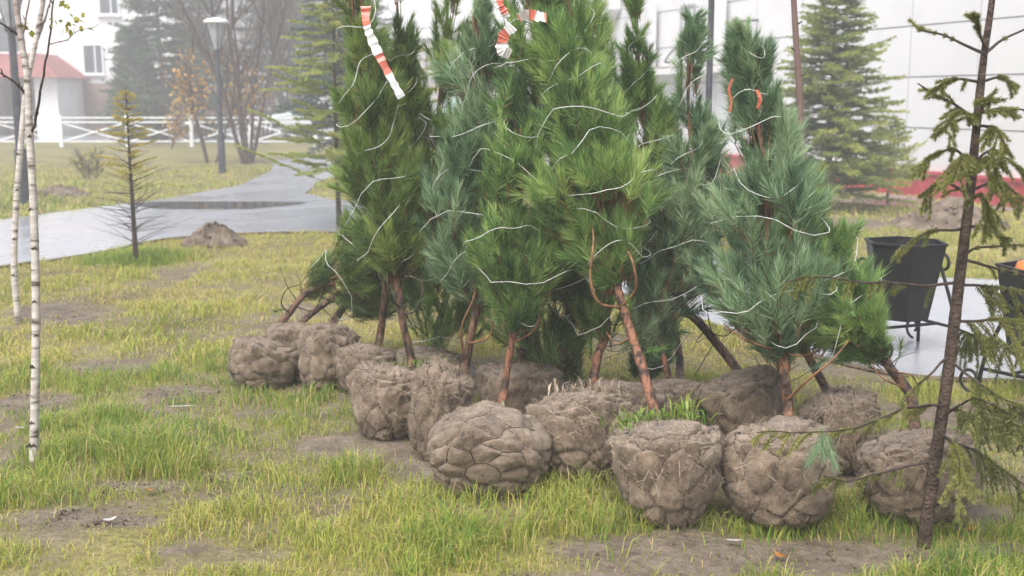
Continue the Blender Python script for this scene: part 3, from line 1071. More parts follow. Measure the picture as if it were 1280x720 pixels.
# ------------------------------------------------------------------ hexagonal litter bins
def litter_bin(loc, rz, label, s=1.0):
    root = thing('litter_bin', loc, label, 'litter bin')
    x, y, z = loc
    ca, sa = math.cos(rz), math.sin(rz)
    T_ = lambda q: np.column_stack([x + (q[:, 0] * ca - q[:, 1] * sa) * s, y + (q[:, 0] * sa + q[:, 1] * ca) * s, z + q[:, 2] * s])
    an = np.arange(6) * math.pi / 3 + math.pi / 6 * 0
    hexr = lambda R, zz: np.column_stack([R * np.cos(an), R * np.sin(an), np.full(6, zz)])
    Z0, Z1 = 0.21, 0.68
    V = np.vstack([hexr(.165, Z0), hexr(.25, Z1), hexr(.238, Z1), hexr(.155, Z0 + .012)])
    F = [tuple(range(5, -1, -1))]
    for i in range(6):
        j = (i + 1) % 6
        F += [(i, j, j + 6, i + 6), (i + 6, j + 6, j + 12, i + 12), (i + 12, j + 12, j + 18, i + 18)]
    F.append(tuple(range(18, 24)))
    m_ = MB(); m_.add(T_(V), F); m_.build('bucket', M['bin_black'], root)
    V = np.vstack([hexr(.258, Z1 - .006), hexr(.258, Z1 + .008), hexr(.236, Z1 + .008), hexr(.236, Z1 - .006)])
    F = []
    for i in range(6):
        j = (i + 1) % 6
        for k in range(4):
            F.append((i + 6 * k, j + 6 * k, j + 6 * ((k + 1) % 4), i + 6 * ((k + 1) % 4)))
    m_ = MB(); m_.add(T_(V), F); m_.build('rim', M['bin_black'], root)
    for sx in (-1, 1):
        st = MB()
        # arched iron side frame with a curl at the pivot
        leg = spline(np.array([(sx * .30, -.17, 0.0), (sx * .285, -.15, .2), (sx * .27, -.07, .42), (sx * .275, 0, .52), (sx * .27, .07, .42), (sx * .285, .15, .2), (sx * .30, .17, 0.0)]), 40)
        st.tube(T_(leg), .011 * s, 8)
        st.build('side_frame', M['bin_black'], root, smooth=True)
        th = np.linspace(0, 2.2 * math.pi, 30)
        rr = np.linspace(.075, .02, 30)
        cu = np.column_stack([np.full(30, sx * .285) + sx * .02, rr * np.cos(th), .53 + rr * np.sin(th)])
        st = MB(); st.tube(T_(cu), .010 * s, 7); st.build('scroll', M['bin_black'], root, smooth=True)
        for sy in (-1, 1):
            th = np.linspace(-.5 * math.pi, 1.3 * math.pi, 26)
            rr = np.linspace(.07, .025, 26)
            cu = np.column_stack([np.full(26, sx * .295), sy * (.215) + sy * rr * np.cos(th), .085 + rr * np.sin(th)])
            st = MB(); st.tube(T_(cu), .009 * s, 7); st.build('foot_scroll', M['bin_black'], root, smooth=True)
        st = MB(); st.tube(T_(np.array([(sx * .27, 0, .5), (sx * .2, 0, .5)])), .012 * s, 8); st.build('pivot', M['bin_black'], root)
    st = MB(); st.tube(T_(np.array([(-.29, 0, .15), (.29, 0, .15)])), .010 * s, 8); st.build('cross_bar', M['bin_black'], root)
    for sx in (-1, 1):
        st = MB(); st.tube(T_(np.array([(sx * .288, -.158, .15), (sx * .288, .158, .15)])), .010 * s, 8); st.build('side_bar', M['bin_black'], root)
    return root


g = G(1136, 447)
litter_bin((g[0], g[1] + .17, 0.006), rad(22), 'black hexagonal litter bin on iron legs beside the path', 0.97)
g = G(1318, 505)
b2 = litter_bin((g[0], g[1] + .17, 0.004), rad(35), 'black hexagonal litter bin with an orange bag on top', 0.97)
m_ = MB()
r = np.random.default_rng(5)
th, ph = np.meshgrid(np.linspace(0, 2 * math.pi, 20, endpoint=False), np.linspace(0.05, math.pi - .05, 12))
dd = np.column_stack([(np.cos(th) * np.sin(ph)).ravel(), (np.sin(th) * np.sin(ph)).ravel(), np.cos(ph).ravel()])
rr = 0.85 + 0.5 * (fbm(dd, 2.5, 11, 3) - .5)
V = dd * rr[:, None] * np.array([.19, .19, .06]) + np.array([b2.location.x, b2.location.y, .655])
k = np.arange(240).reshape(12, 20)
F = [(k[i, j], k[i + 1, j], k[i + 1, (j + 1) % 20], k[i, (j + 1) % 20]) for i in range(11) for j in range(20)]
m_.add(V, F)
tag(m_.build('rubbish_bag', M['orange_plastic'], smooth=True), 'crumpled orange bag filling the hexagonal bin', 'bag')


# ------------------------------------------------------------------ pine root balls
def ring_net(r):
    """Wire basket as nodes on the unit sphere (pole ring, then hexagon layers) and edges."""
    nodes, edges = [], []

    def nd(th, ph):
        th += r.normal(0, .075)
        ph += r.normal(0, .11)
        nodes.append((math.sin(th) * math.cos(ph), math.sin(th) * math.sin(ph), -math.cos(th)))
        return len(nodes) - 1
    n = 8
    ring = []
    for i in range(10):
        ph = i * 2 * math.pi / 10
        nodes.append((math.sin(.12) * math.cos(ph), math.sin(.12) * math.sin(ph), -math.cos(.12)))
        ring.append(i)
    for i in range(10):
        edges.append((ring[i], ring[(i + 1) % 10]))
    prev = None
    layers = [(.56, .10), (1.02, .12), (1.48, .12), (1.92, .12), (2.34, .10), (2.66, .05)]
    for k, (th, dl) in enumerate(layers):
        row = []
        for i in range(2 * n):
            ph = (i + (k % 2)) * math.pi / n
            up = (i % 2 == 0)
            row.append((nd(th + (dl if up else -dl), ph), ph, up))
        for i in range(2 * n):
            edges.append((row[i][0], row[(i + 1) % (2 * n)][0]))
        if prev is None:
            for q in row:
                if not q[2]:
                    edges.append((ring[int(round(q[1] / (2 * math.pi) * 10)) % 10], q[0]))
        else:
            ups = [q for q in prev if q[2]]
            for q in row:
                if not q[2]:
                    b = min(ups, key=lambda w: abs((w[1] - q[1] + math.pi) % (2 * math.pi) - math.pi))
                    edges.append((b[0], q[0]))
        prev = row
    return np.array(nodes), edges


def root_ball(root, c, R, Hh, axis_, seed, taper=0.25, square=0.72, res=(110, 76), fold=0.03, fib=260, topdip=0.25, squash=1.0, crease=1.0):
    r = np.random.default_rng(seed)
    a_ = unit(np.asarray(axis_, float))
    e1 = unit(np.cross(a_, [0.2, 1.0, 0.1])); e2 = np.cross(a_, e1)
    ph0 = r.random() * 6.28
    nodes, edges = ring_net(r)
    samp = []
    for i, j in edges:
        t = np.linspace(0, 1, 9)[:, None]
        samp.append(unit(nodes[i] * (1 - t) + nodes[j] * t))
    E = np.vstack(samp)

    def surf(d, crease):
        th = np.arccos(np.clip(-d[:, 2], -1, 1)); ph = np.arctan2(d[:, 1], d[:, 0])
        s, co = np.sin(th), -np.cos(th)
        rr = np.sign(s) * np.abs(s) ** square
        zz = np.sign(co) * np.abs(co) ** 0.85
        zz = np.where(zz > 0.55, 0.55 + (zz - 0.55) * (1 - topdip * 2.2), zz)       # flattened top
        rr = rr * (1 - taper * (1 - zz) / 2)
        nz = fbm(d + seed * 3.1, 1.6, 0.0, 3) - .5
        rr = rr * (1 + 0.28 * nz)
        top = np.clip((zz - .1) / .6, 0, 1)
        rr = rr * (1 + fold * top * np.sin(ph * 13 + 6 * nz + ph0) + fold * .7 * top * np.sin(ph * 23 + 9 * nz))
        fine = (fbm(d + seed, 6.0, 2.0, 2) - .5) * .06
        k = 1 + fine + crease
        x = rr * R * k; z = zz * Hh / 2 * (1 + .5 * nz * (zz > 0)) * (1 + fine + crease)
        o = e1 * (x * np.cos(ph))[:, None] + e2 * (x * np.sin(ph))[:, None] + a_ * z[:, None]
        o[:, 2] *= squash
        return c + o

    nu, nv = res
    ph, th = np.meshgrid(np.linspace(0, 2 * math.pi, nu, endpoint=False), np.linspace(0.001, math.pi - .001, nv))
    d = np.column_stack([(np.sin(th) * np.cos(ph)).ravel(), (np.sin(th) * np.sin(ph)).ravel(), -np.cos(th).ravel()])
    dist = np.empty(len(d))
    for k in range(0, len(d), 2000):
        dist[k:k + 2000] = np.sqrt(np.maximum(2 - 2 * (d[k:k + 2000] @ E.T).max(axis=1), 0))
    dep = crease * (.55 + 1.7 * np.clip(fbm(d + seed * 5, 1.7, 3.0, 2) - .22, 0, .6))
    rid = 1 - np.abs(2 * fbm(d + seed * 2, 3.2, 5.0, 3) - 1) * 2.2
    rid2 = 1 - np.abs(2 * fbm(d * np.array([1, 1, .45]) + seed * 4, 7.5, 1.0, 2) - 1) * 2.2
    cr = dep * (-0.062 * np.exp(-(dist / .034) ** 2) - 0.022 * np.exp(-(dist / .1) ** 2)) + 0.010 * (1 - np.exp(-(dist / .12) ** 2)) + .018 * rid + .022 * rid2 + .016 * (vnoise(d + seed, 19) - .5)
    V = surf(d, cr)
    V[:, 2] = np.maximum(V[:, 2], -0.03 + 0.0 * V[:, 2])
    k = np.arange(nu * nv).reshape(nv, nu)
    kk = np.roll(k, -1, axis=1)
    F = np.column_stack([k[:-1].ravel(), kk[:-1].ravel(), kk[1:].ravel(), k[1:].ravel()])
    loc = parent_loc(root)
    ball = link('root_ball', np_mesh('root_ball', V - loc, F, smooth=True), M['burlap'], root)
    # wire basket
    Vw, Fw, n0 = [], [], 0
    for s_ in samp:
        dps = crease * (.55 + 1.7 * np.clip(fbm(s_ + seed * 5, 1.7, 3.0, 2) - .22, 0, .6))
        rds = 1 - np.abs(2 * fbm(s_ + seed * 2, 3.2, 5.0, 3) - 1) * 2.2
        rd2 = 1 - np.abs(2 * fbm(s_ * np.array([1, 1, .45]) + seed * 4, 7.5, 1.0, 2) - 1) * 2.2
        q = surf(s_, -.084 * dps + .018 * rds + .022 * rd2 + .006)
        q = q + unit(q - c) * 0.0012
        v_, f_ = tube_arr(q, 0.0023, 4, False)
        Vw.append(v_); Fw.append(np.array(f_) + n0); n0 += len(v_)
    link('wire_net', np_mesh('wire_net', np.vstack(Vw) - loc, np.vstack(Fw)), M['wire'], ball)
    # loose burlap fibres, thickest round the gathered top
    n = int(fib * 3.2)
    zt_ = np.clip(r.normal(.35, .6, n), -.9, .97)
    ph = r.random(n) * 6.283
    sr = np.sqrt(1 - zt_ ** 2)
    d = np.column_stack([sr * np.cos(ph), sr * np.sin(ph), zt_])
    b = surf(d, np.full(n, .02))
    out = unit(b - c)
    tg = perp(out, r)
    ln = .015 + .075 * r.random(n) ** 2.2
    m1 = b + tg * (ln * .5)[:, None] + out * (ln * (.08 + .25 * r.random(n)))[:, None]
    m2 = b + tg * ln[:, None] * (.8 + .3 * r.random((n, 1))) + out * (ln * .35 * r.normal(0, .6, n))[:, None] + np.array([0, 0, -.2]) * ln[:, None]
    sd = unit(np.cross(tg, out + .3 * r.normal(size=out.shape))) * .0008
    V = np.empty((n * 5, 3), np.float32)
    V[0::5] = b - sd; V[1::5] = b + sd; V[2::5] = m1 + sd; V[3::5] = m1 - sd; V[4::5] = m2
    k = np.arange(n) * 5
    F = np.concatenate([np.column_stack([k, k + 1, k + 2]), np.column_stack([k, k + 2, k + 3]), np.column_stack([k + 3, k + 2, k + 4])])
    link('fibres', np_mesh('fibres', V - loc, F, np.repeat(r.random(n), 5)), M['fibre'], ball, 'stuff')
    return ball


# ------------------------------------------------------------------ tied pines
def crown_frame(nodes, n=60):
    """nodes (u, v, d, radius px) -> axis points, radii in metres, tangents."""
    p = pxl([q[:3] for q in nodes])
    rm = np.array([q[3] * q[2] / FPX for q in nodes])
    s = spline(np.column_stack([p, rm]), n)
    ax, rr = s[:, :3], np.maximum(s[:, 3], .02)
    return ax, rr, unit(np.gradient(ax, axis=0))


def pine(label, ball, trunk, crown, mat, seed, shoots=300, ndl=120, bark='pine_bark', loops=(), twine=8, tbias=0.0, loose=0.0, nlen=0.074, rt=1.0):
    bu, bv, bw, bh, tilt = ball[:5]
    kw = ball[5] if len(ball) > 5 else {}
    g = G(bu, bv)
    R = bw * g[1] / FPX / 2 * 1.03
    Hh = bh * g[1] / FPX
    base_y = g[1] + R * 0.55
    x = (bu - 640) / FPX * base_y * 1.0
    c = np.array([x, base_y, Hh * 0.5 - 0.015 + (-.008 if tilt[1] > .9 else 0)])
    root = thing('balled_pine', (x, base_y, 0), label, 'pine tree', 'pines with burlap root balls waiting to be planted')
    loc = parent_loc(root)
    r = np.random.default_rng(seed)
    root_ball(root, c, R, Hh, tilt, seed, **kw)
    # trunk: from inside the ball, through the given points, on up the crown axis
    ax, rr, tg = crown_frame(crown)
    tp = pxl(trunk)
    start = c + unit(np.asarray(tilt, float)) * Hh * 0.15
    t_pts = np.vstack([start, tp])
    tail = ax[(np.linspace(.25, .97, 6) * 59).astype(int)]
    tail = tail[[np.linalg.norm(q - tp[-1]) > .12 for q in tail]]
    full = spline(np.vstack([t_pts, tail]), 46)
    r0 = 0.021 * rt
    trad = np.linspace(r0 * 1.1, .005, 46)
    wob = (fbm(full + seed, 9, 0, 2) - .5)
    mb_ = MB(); mb_.tube(full, trad * (1 + .25 * wob), 10)
    mb_.build('trunk', M[bark], root, smooth=True)
    # branches swept up along the trunk, in clumps; the twine pinches the column here and there
    arc_l = np.concatenate([[0], np.cumsum(np.linalg.norm(np.diff(ax, axis=0), axis=1))])
    rr = rr * (1 + .16 * np.sin(arc_l * 6.283 / .33 + seed) + .07 * np.sin(arc_l * 6.283 / .14 + 2 * seed))
    n = shoots
    nb = max(10, n // 7)
    w = rr / rr.sum()
    ci = r.choice(60, nb, p=w / w.sum())
    phb = r.random(nb) * 6.283
    rfb = .45 + .55 * r.random(nb) ** .6
    ref = np.array([.15, .98, .1])
    e1 = unit(np.cross(tg, ref)); e2 = np.cross(tg, e1)
    bt = r.normal(0, .2, nb)
    bulge = np.clip(r.normal(0, 1, nb), -1, 1.6)
    bi = np.repeat(np.arange(nb), 7)[:n]
    n = len(bi)
    s_idx = np.clip(ci[bi] + r.normal(0, 2.0, n), 0, 59)
    i0 = s_idx.astype(int)
    ph = phb[bi] + r.normal(0, .32, n)
    rf = np.clip(rfb[bi] * (1 + .2 * bulge[bi]) + r.normal(0, .13, n), .12, 1.25)
    rad_v = e1[i0] * np.cos(ph)[:, None] + e2[i0] * np.sin(ph)[:, None]
    base = ax[i0] + rad_v * (rf * rr[i0] * .80)[:, None]
    spread = .15 + .5 * rf * r.random(n) + .12 * np.maximum(bulge[bi], 0) + loose * .8 * r.random(n)
    d = unit(tg[i0] * .95 + rad_v * spread[:, None] + r.normal(0, .27 + .2 * loose, (n, 3)))
    L = np.minimum(.07 + .11 * r.random(n), .045 + rr[i0] * .8)
    base = base - d * (L * .5)[:, None]
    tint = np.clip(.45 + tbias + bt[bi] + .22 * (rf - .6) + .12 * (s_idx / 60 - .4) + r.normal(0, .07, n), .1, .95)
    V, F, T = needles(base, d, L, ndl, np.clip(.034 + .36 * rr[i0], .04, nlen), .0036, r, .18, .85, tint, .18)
    dry = (r.random(len(T) // 3) < .018)
    T[np.repeat(dry, 3)] = 0.0
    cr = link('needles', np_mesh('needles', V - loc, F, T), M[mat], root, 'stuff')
    # twigs that carry the shoots
    Vt, Ft, n0 = [], [], 0
    for q in range(n):
        st_i = max(0, i0[q] - int(4 + 6 * r.random()))
        p0 = ax[st_i] * .2 + base[q] * .8 - tg[i0[q]] * .03
        v_, f_ = tube_arr(np.array([p0, base[q], base[q] + d[q] * L[q]]), [.0026, .0022, .0012], 3, False)
        Vt.append(v_); Ft.append(np.array(f_) + n0); n0 += len(v_)
    link('twigs', np_mesh('twigs', np.vstack(Vt) - loc, np.vstack(Ft), smooth=True), M['twig'], root, 'stuff')
    # bent lower branches: tubes that leave the trunk and turn up into the tied crown
    for lp in loops:
        lq = [list(w_) for w_ in lp[0]]; lq[-1][2] += .16
        q = spline(pxl(lq), 24)
        m2 = MB(); m2.tube(q, np.linspace(lp[1], lp[1] * .55, 24), 7)
        m2.build('branch', M['twig'] if len(lp) < 3 else M[lp[2]], root, smooth=True)
    # thin dead twigs and short green sprigs low on the trunk
    dt, sb_, sd_ = MB(), [], []
    tgf = unit(np.gradient(full, axis=0))
    for k in range(16):
        i = int(r.integers(9, 24))
        o_ = perp(tgf[i:i + 1], r)[0]
        d1 = unit(o_ + tgf[i] * r.normal(.5, .4))
        l_ = .06 + .17 * r.random()
        d2 = unit(d1 + r.normal(0, .5, 3) + np.array([0, 0, .2]))
        w_ = spline(np.array([full[i], full[i] + d1 * l_ * .5, full[i] + d1 * l_ * .5 + d2 * l_ * .5]), 7)
        dt.tube(w_, np.linspace(.0028, .0011, 7), 4, cap=False)
        if k % 3 == 0:
            sb_.append(w_[3]); sd_.append(unit(w_[-1] - w_[3]))
    dt.build('dead_twigs', M['dark_twig'], root, smooth=True, kind='stuff')
    V, F, T = needles(np.array(sb_), np.array(sd_), np.full(len(sb_), .09), 70, .05, .003, r, .25, .9, np.clip(r.normal(.5, .15, len(sb_)), .1, .9), .15)
    link('low_sprigs', np_mesh('low_sprigs', V - loc, F, T), M[mat], root, 'stuff')
    # twine wound round the crown
    if twine:
        K = 26 * twine
        t = np.linspace(.06, .93, K)
        ft = t * 59
        i0 = ft.astype(int); fr = (ft - i0)[:, None]
        i1 = np.minimum(i0 + 1, 59)
        A = ax[i0] * (1 - fr) + ax[i1] * fr
        Rr = (rr[i0] * (1 - fr[:, 0]) + rr[i1] * fr[:, 0])
        ph = t * twine * 6.283 + r.random() * 6 + 1.1 * np.sin(t * 23 + seed)
        tl = (.42 * np.sin(ph * .97 + seed) + .22 * np.sin(ph * 2.3 + 2 * seed)) * np.minimum(Rr, .16)
        kr = .86 + .30 * vnoise(np.column_stack([ph * .9, t * 0, t * 0 + seed]), 1.0)
        A = A + e1[i0] * (np.cos(ph) * Rr * kr)[:, None] + e2[i0] * (np.sin(ph) * Rr * kr)[:, None] + tg[i0] * tl[:, None]
        A = A + (np.column_stack([vnoise(A, 9, 1), vnoise(A, 9, 8), vnoise(A, 9, 15)]) - .5) * .06
        m3 = MB(); m3.tube(A, .0016, 4)
        m3.build('twine', M['twine'], root, smooth=True)
    return root


UPV = (0, 0, 1)
LOW = dict(res=(72, 48), fib=140)
MID = dict(res=(88, 60), fib=220)
pines = {}
pines['A'] = pine('small pine leaning hard over, its rounded ball at the meadow end of the row',
    (322, 488, 92, 72, (.25, .1, 1), dict(MID, taper=.12, square=.62)), [(336, 422, 6.03), (358, 396, 6.03), (384, 366, 6.05)],
    [(386, 366, 6.05, 12), (418, 352, 6.05, 46), (450, 348, 6.05, 60), (495, 315, 6.05, 54), (545, 250, 6.1, 36), (578, 160, 6.1, 15)], 'needle_dark', 101, 300, 120, 'pine_bark_dark',
    [([(362, 392, 6.03), (352, 380, 6.0), (358, 362, 5.98), (374, 356, 6.0)], .004, 'dark_twig'), ([(372, 384, 6.03), (392, 388, 6.0), (402, 365, 5.98), (398, 345, 6.0)], .004, 'dark_twig')], 4)
pines['R'] = pine('pine with a grey ball half hidden behind the outermost leaning one',
    (362, 478, 84, 84, (.3, .2, 1), LOW), [(378, 402, 6.35), (420, 370, 6.4)],
    [(425, 365, 6.4, 20), (480, 330, 6.4, 40), (530, 270, 6.4, 36), (560, 180, 6.4, 18)], 'needle_green', 102, 150, 90, 'pine_bark_dark', (), 0)
pines['B'] = pine('tall pine whose tall narrow ball stands second from the meadow end of the row',
    (404, 491, 80, 98, (.12, .1, 1), dict(MID, taper=.15, fold=.045)), [(418, 400, 6.1), (452, 362, 6.15)],
    [(445, 375, 6.15, 30), (500, 330, 6.15, 42), (532, 260, 6.15, 42), (546, 150, 6.05, 34), (557, 50, 5.95, 27), (562, -50, 5.9, 13)], 'needle_dark', 103, 400, 115, 'pine_bark_dark', (), 7, -.04)
pines['C'] = pine('pine with dark trunk standing behind the red and white taped pine',
    (456, 498, 92, 76, (.15, .1, 1), dict(MID, taper=.2)), [(474, 425, 5.85), (481, 370, 5.8), (486, 320, 5.72)],
    [(487, 335, 5.7, 22), (497, 240, 5.6, 40), (505, 150, 5.55, 22), (500, 60, 5.5, 17), (493, -40, 5.5, 10)], 'needle_dark', 104, 360, 115, 'pine_bark_dark', (), 7)
pines['Q'] = pine('pine hidden in the middle of the bundle, its ball behind the taped pine trunk',
    (536, 502, 92, 78, (.1, .1, 1), LOW), [(545, 418, 5.75), (560, 360, 5.75)],
    [(550, 440, 5.7, 40), (560, 390, 5.7, 55), (560, 310, 5.7, 66), (575, 220, 5.7, 50), (585, 140, 5.7, 34), (572, 60, 5.7, 16)], 'needle_green', 105, 320, 110, 'pine_bark_dark', (), 4, -.06)
pines['D'] = pine('slender pine with long red and white tape, dark trunk on a wide pocketed ball',
    (482, 557, 116, 112, (.22, .15, 1), dict(res=(110, 76), fib=420, taper=.38, fold=.05)), [(514, 458, 5.15), (503, 400, 5.17), (492, 322, 5.2)],
    [(493, 345, 5.2, 14), (486, 290, 5.2, 44), (470, 200, 5.2, 40), (459, 120, 5.2, 32), (447, 40, 5.2, 23), (438, -55, 5.2, 12)], 'needle_dark', 106, 470, 125, 'pine_bark_dark',
    [([(500, 385, 5.17), (488, 372, 5.1), (484, 345, 5.1), (490, 318, 5.12)], .005, 'dark_twig'), ([(502, 392, 5.17), (520, 388, 5.12), (528, 360, 5.1), (520, 325, 5.12)], .005, 'dark_twig')], 8, .02)
pines['E'] = pine('bluish green pine with dark trunk behind the ball that shows its round rosette',
    (546, 580, 88, 146, (.18, .12, 1), dict(res=(100, 76), fib=520, taper=.3, fold=.05)), [(578, 468, 5.0), (590, 412, 5.02), (600, 350, 5.08)],
    [(598, 372, 5.05, 22), (585, 310, 5.1, 58), (600, 225, 5.1, 62), (606, 150, 5.1, 48), (598, 80, 5.1, 31), (590, 8, 5.1, 14)], 'needle_blue', 107, 470, 125, 'pine_bark_dark',
    [([(580, 450, 4.98), (577, 410, 4.92), (592, 372, 4.92), (596, 340, 4.95)], .006), ([(584, 430, 4.98), (612, 420, 4.92), (616, 385, 4.9), (606, 352, 4.95)], .006)], 7, .05)
pines['P'] = pine('pine buried in the middle of the bundle behind the orange trunk',
    (650, 535, 120, 92, (0, .1, 1), LOW), [(655, 430, 5.4), (670, 350, 5.5)],
    [(690, 475, 5.4, 50), (680, 400, 5.5, 68), (690, 280, 5.5, 62), (712, 160, 5.5, 45), (722, 60, 5.5, 36), (718, -40, 5.5, 20)], 'needle_green', 108, 360, 110, 'pine_bark_dark', (), 5)
pines['G'] = pine('pine tipped back so the ball shows its round wire rosette, thin orange trunk above it',
    (607, 629, 158, 128, (.06, 1.0, .26), dict(res=(128, 90), fib=260, taper=.0, square=.60, fold=.02, topdip=.1, squash=.76, crease=.7)), [(627, 505, 4.72), (637, 440, 4.8), (647, 392, 4.82)],
    [(647, 402, 4.82, 26), (650, 340, 4.82, 62), (646, 270, 4.85, 64), (664, 190, 4.88, 56), (676, 100, 4.92, 47), (662, 20, 4.92, 34), (648, -55, 4.92, 16)], 'needle_green', 109, 520, 130, 'pine_bark',
    [([(640, 430, 4.8), (668, 412, 4.72), (676, 385, 4.7), (678, 358, 4.72)], .006)], 8, .06, rt=.85)
pines['H'] = pine('pine with reddish trunk, its soil topped ball between the rosette ball and the weedy one',
    (728, 610, 146, 132, (-.05, .2, 1), dict(res=(118, 80), fib=560, taper=.3, fold=.05)), [(738, 490, 4.78), (748, 442, 4.88), (759, 405, 4.98)],
    [(755, 430, 4.98, 26), (738, 335, 5.0, 56), (735, 230, 5.02, 62), (725, 130, 5.05, 50), (715, 40, 5.05, 36), (705, -45, 5.05, 16)], 'needle_green', 110, 430, 120, 'pine_bark', (), 7)
pines['O'] = pine('pine at the back of the bundle with a dark upright trunk above the hidden balls',
    (845, 545, 100, 80, (-.05, .1, 1), LOW), [(850, 462, 5.5), (840, 400, 5.6)],
    [(838, 405, 5.6, 26), (805, 300, 5.6, 50), (772, 200, 5.6, 48), (752, 110, 5.6, 36), (735, 20, 5.6, 18)], 'needle_dark', 111, 300, 110, 'pine_bark_dark', (), 4)
pines['N'] = pine('bluish tipped pine with slim reddish trunk behind the weedy root ball',
    (786, 560, 130, 92, (.1, .1, 1), LOW), [(840, 508, 4.92), (829, 445, 5.0), (822, 392, 5.1)],
    [(806, 460, 5.15, 34), (815, 400, 5.1, 42), (850, 310, 5.12, 58), (872, 235, 5.12, 44), (862, 160, 5.12, 20), (861, 95, 5.12, 20), (868, 25, 5.12, 10)], 'needle_blue', 112, 360, 120, 'pine_bark', (), 7, .02, rt=.85)
pines['M'] = pine('pine with a dark trunk slanting steeply out of the back row of balls',
    (944, 558, 120, 110, (-.3, .1, 1), LOW), [(920, 460, 5.12), (882, 412, 5.22), (846, 366, 5.32)],
    [(842, 352, 5.32, 30), (826, 270, 5.32, 60), (810, 180, 5.32, 46), (800, 110, 5.3, 20), (797, 50, 5.3, 16), (793, -30, 5.3, 9)], 'needle_green', 113, 400, 120, 'pine_bark_dark',
    [([(905, 440, 5.15), (890, 415, 5.0), (885, 380, 5.0), (900, 350, 5.0)], .003, 'dark_twig'), ([(880, 410, 5.2), (905, 420, 5.1), (930, 400, 5.1), (945, 380, 5.1)], .003, 'dark_twig'), ([(895, 425, 5.2), (880, 450, 5.1), (868, 470, 5.0)], .003, 'dark_twig')], 8, .04, rt=1.05)
pines['I'] = pine('pine with looped orange branches, its burlap ball holding green weeds on top',
    (840, 667, 172, 156, (-.08, .12, 1), dict(res=(132, 92), fib=420, taper=.42, square=.6, fold=.035, topdip=.3)), [(822, 530, 4.22), (800, 450, 4.4), (777, 378, 4.58), (766, 335, 4.64)],
    [(766, 348, 4.64, 20), (752, 275, 4.66, 62), (735, 190, 4.7, 60), (714, 110, 4.76, 42), (700, 40, 4.8, 22)], 'needle_green', 114, 520, 130, 'pine_bark',
    [([(777, 385, 4.56), (748, 378, 4.46), (738, 345, 4.44), (742, 300, 4.46), (738, 268, 4.5)], .0075), ([(778, 382, 4.56), (795, 360, 4.46), (790, 325, 4.44), (778, 305, 4.46)], .007),
     ([(790, 420, 4.5), (770, 430, 4.42), (758, 415, 4.4)], .004)], 8, .08)
pines['L'] = pine('pine whose tall shaggy ball stands behind the ball beside the thin spruce',
    (1066, 592, 102, 118, (-.25, .1, 1), dict(MID, fib=520, taper=.2, fold=.06)), [(1032, 485, 4.85), (1003, 425, 4.95)],
    [(1010, 425, 4.95, 26), (1003, 345, 5.0, 52), (985, 260, 5.02, 44), (962, 195, 5.02, 22)], 'needle_dark', 115, 300, 110, 'pine_bark_dark', (), 4)
pines['J'] = pine('full bluish pine with a wet red trunk rising straight from a rounded burlap ball',
    (987, 663, 156, 150, (-.02, .1, 1), dict(res=(128, 90), fib=380, taper=.1, square=.7, fold=.03)), [(986, 525, 4.3), (981, 470, 4.36), (976, 425, 4.42)],
    [(976, 445, 4.42, 16), (966, 395, 4.46, 70), (960, 300, 4.52, 72), (957, 220, 4.56, 50), (945, 140, 4.6, 33), (937, 85, 4.6, 24), (929, 40, 4.6, 11)], 'needle_blue', 116, 560, 130, 'pine_bark',
    [([(976, 440, 4.4), (950, 432, 4.3), (925, 420, 4.28), (905, 405, 4.3)], .005), ([(984, 500, 4.34), (1010, 475, 4.25), (1040, 450, 4.22), (1062, 425, 4.2)], .006), ([(978, 440, 4.4), (1000, 445, 4.35), (1025, 438, 4.3)], .005)], 8, .05)
pines['K'] = pine('loosely tied pine slanting away from the ball behind the thin dark spruce trunk',
    (1168, 657, 158, 128, (-.25, .15, 1), dict(res=(110, 76), fib=380, taper=.12, square=.66)), [(1140, 500, 4.35), (1114, 462, 4.42), (1086, 425, 4.48)],
    [(1094, 442, 4.46, 24), (1066, 408, 4.48, 46), (1034, 360, 4.55, 54), (1008, 300, 4.62, 46), (978, 235, 4.7, 20)], 'needle_green', 117, 420, 125, 'pine_bark_dark',
    [([(1130, 485, 4.36), (1100, 470, 4.3), (1085, 440, 4.3)], .004), ([(1118, 465, 4.4), (1140, 470, 4.3), (1150, 490, 4.25)], .004)], 4, .10, .8)

# weeds and roots growing on the top of the root balls
r = np.random.default_rng(77)


def weeds(root, u, v, d, n, sx, h, seed, mat='weed'):
    r = np.random.default_rng(seed)
    c = P(u, v, d)
    q = np.column_stack([r.normal(0, sx, n), r.normal(0, sx * .5, n), -np.abs(r.normal(0, .012, n))]) + c
    az = r.random(n) * 6.283
    dd = np.column_stack([np.cos(az), np.sin(az), np.zeros(n)])
    sd = np.column_stack([-np.sin(az), np.cos(az), np.zeros(n)])
    hh = h * (.25 + 1.0 * r.random(n) ** 1.5)
    wv = .004 + .010 * r.random(n) ** 3
    le = .3 + .9 * r.random(n)
    m = q + dd * (hh * le * .4)[:, None] + [0, 0, 1] * (hh * .6)[:, None]
    t = q + dd * (hh * le)[:, None] + [0, 0, 1] * (hh * (1 - .5 * le * .7))[:, None]
    V = np.empty((n * 5, 3), np.float32)
    w = wv[:, None] / 2
    V[0::5] = q - sd * .001; V[1::5] = q + sd * .001; V[2::5] = m + sd * w; V[3::5] = m - sd * w; V[4::5] = t
    k = np.arange(n) * 5
    F = np.concatenate([np.column_stack([k, k + 1, k + 2]), np.column_stack([k, k + 2, k + 3]), np.column_stack([k + 3, k + 2, k + 4])])
    link('weeds', np_mesh('weeds', V - parent_loc(root), F, np.repeat(r.random(n), 5)), M[mat], root, 'stuff')


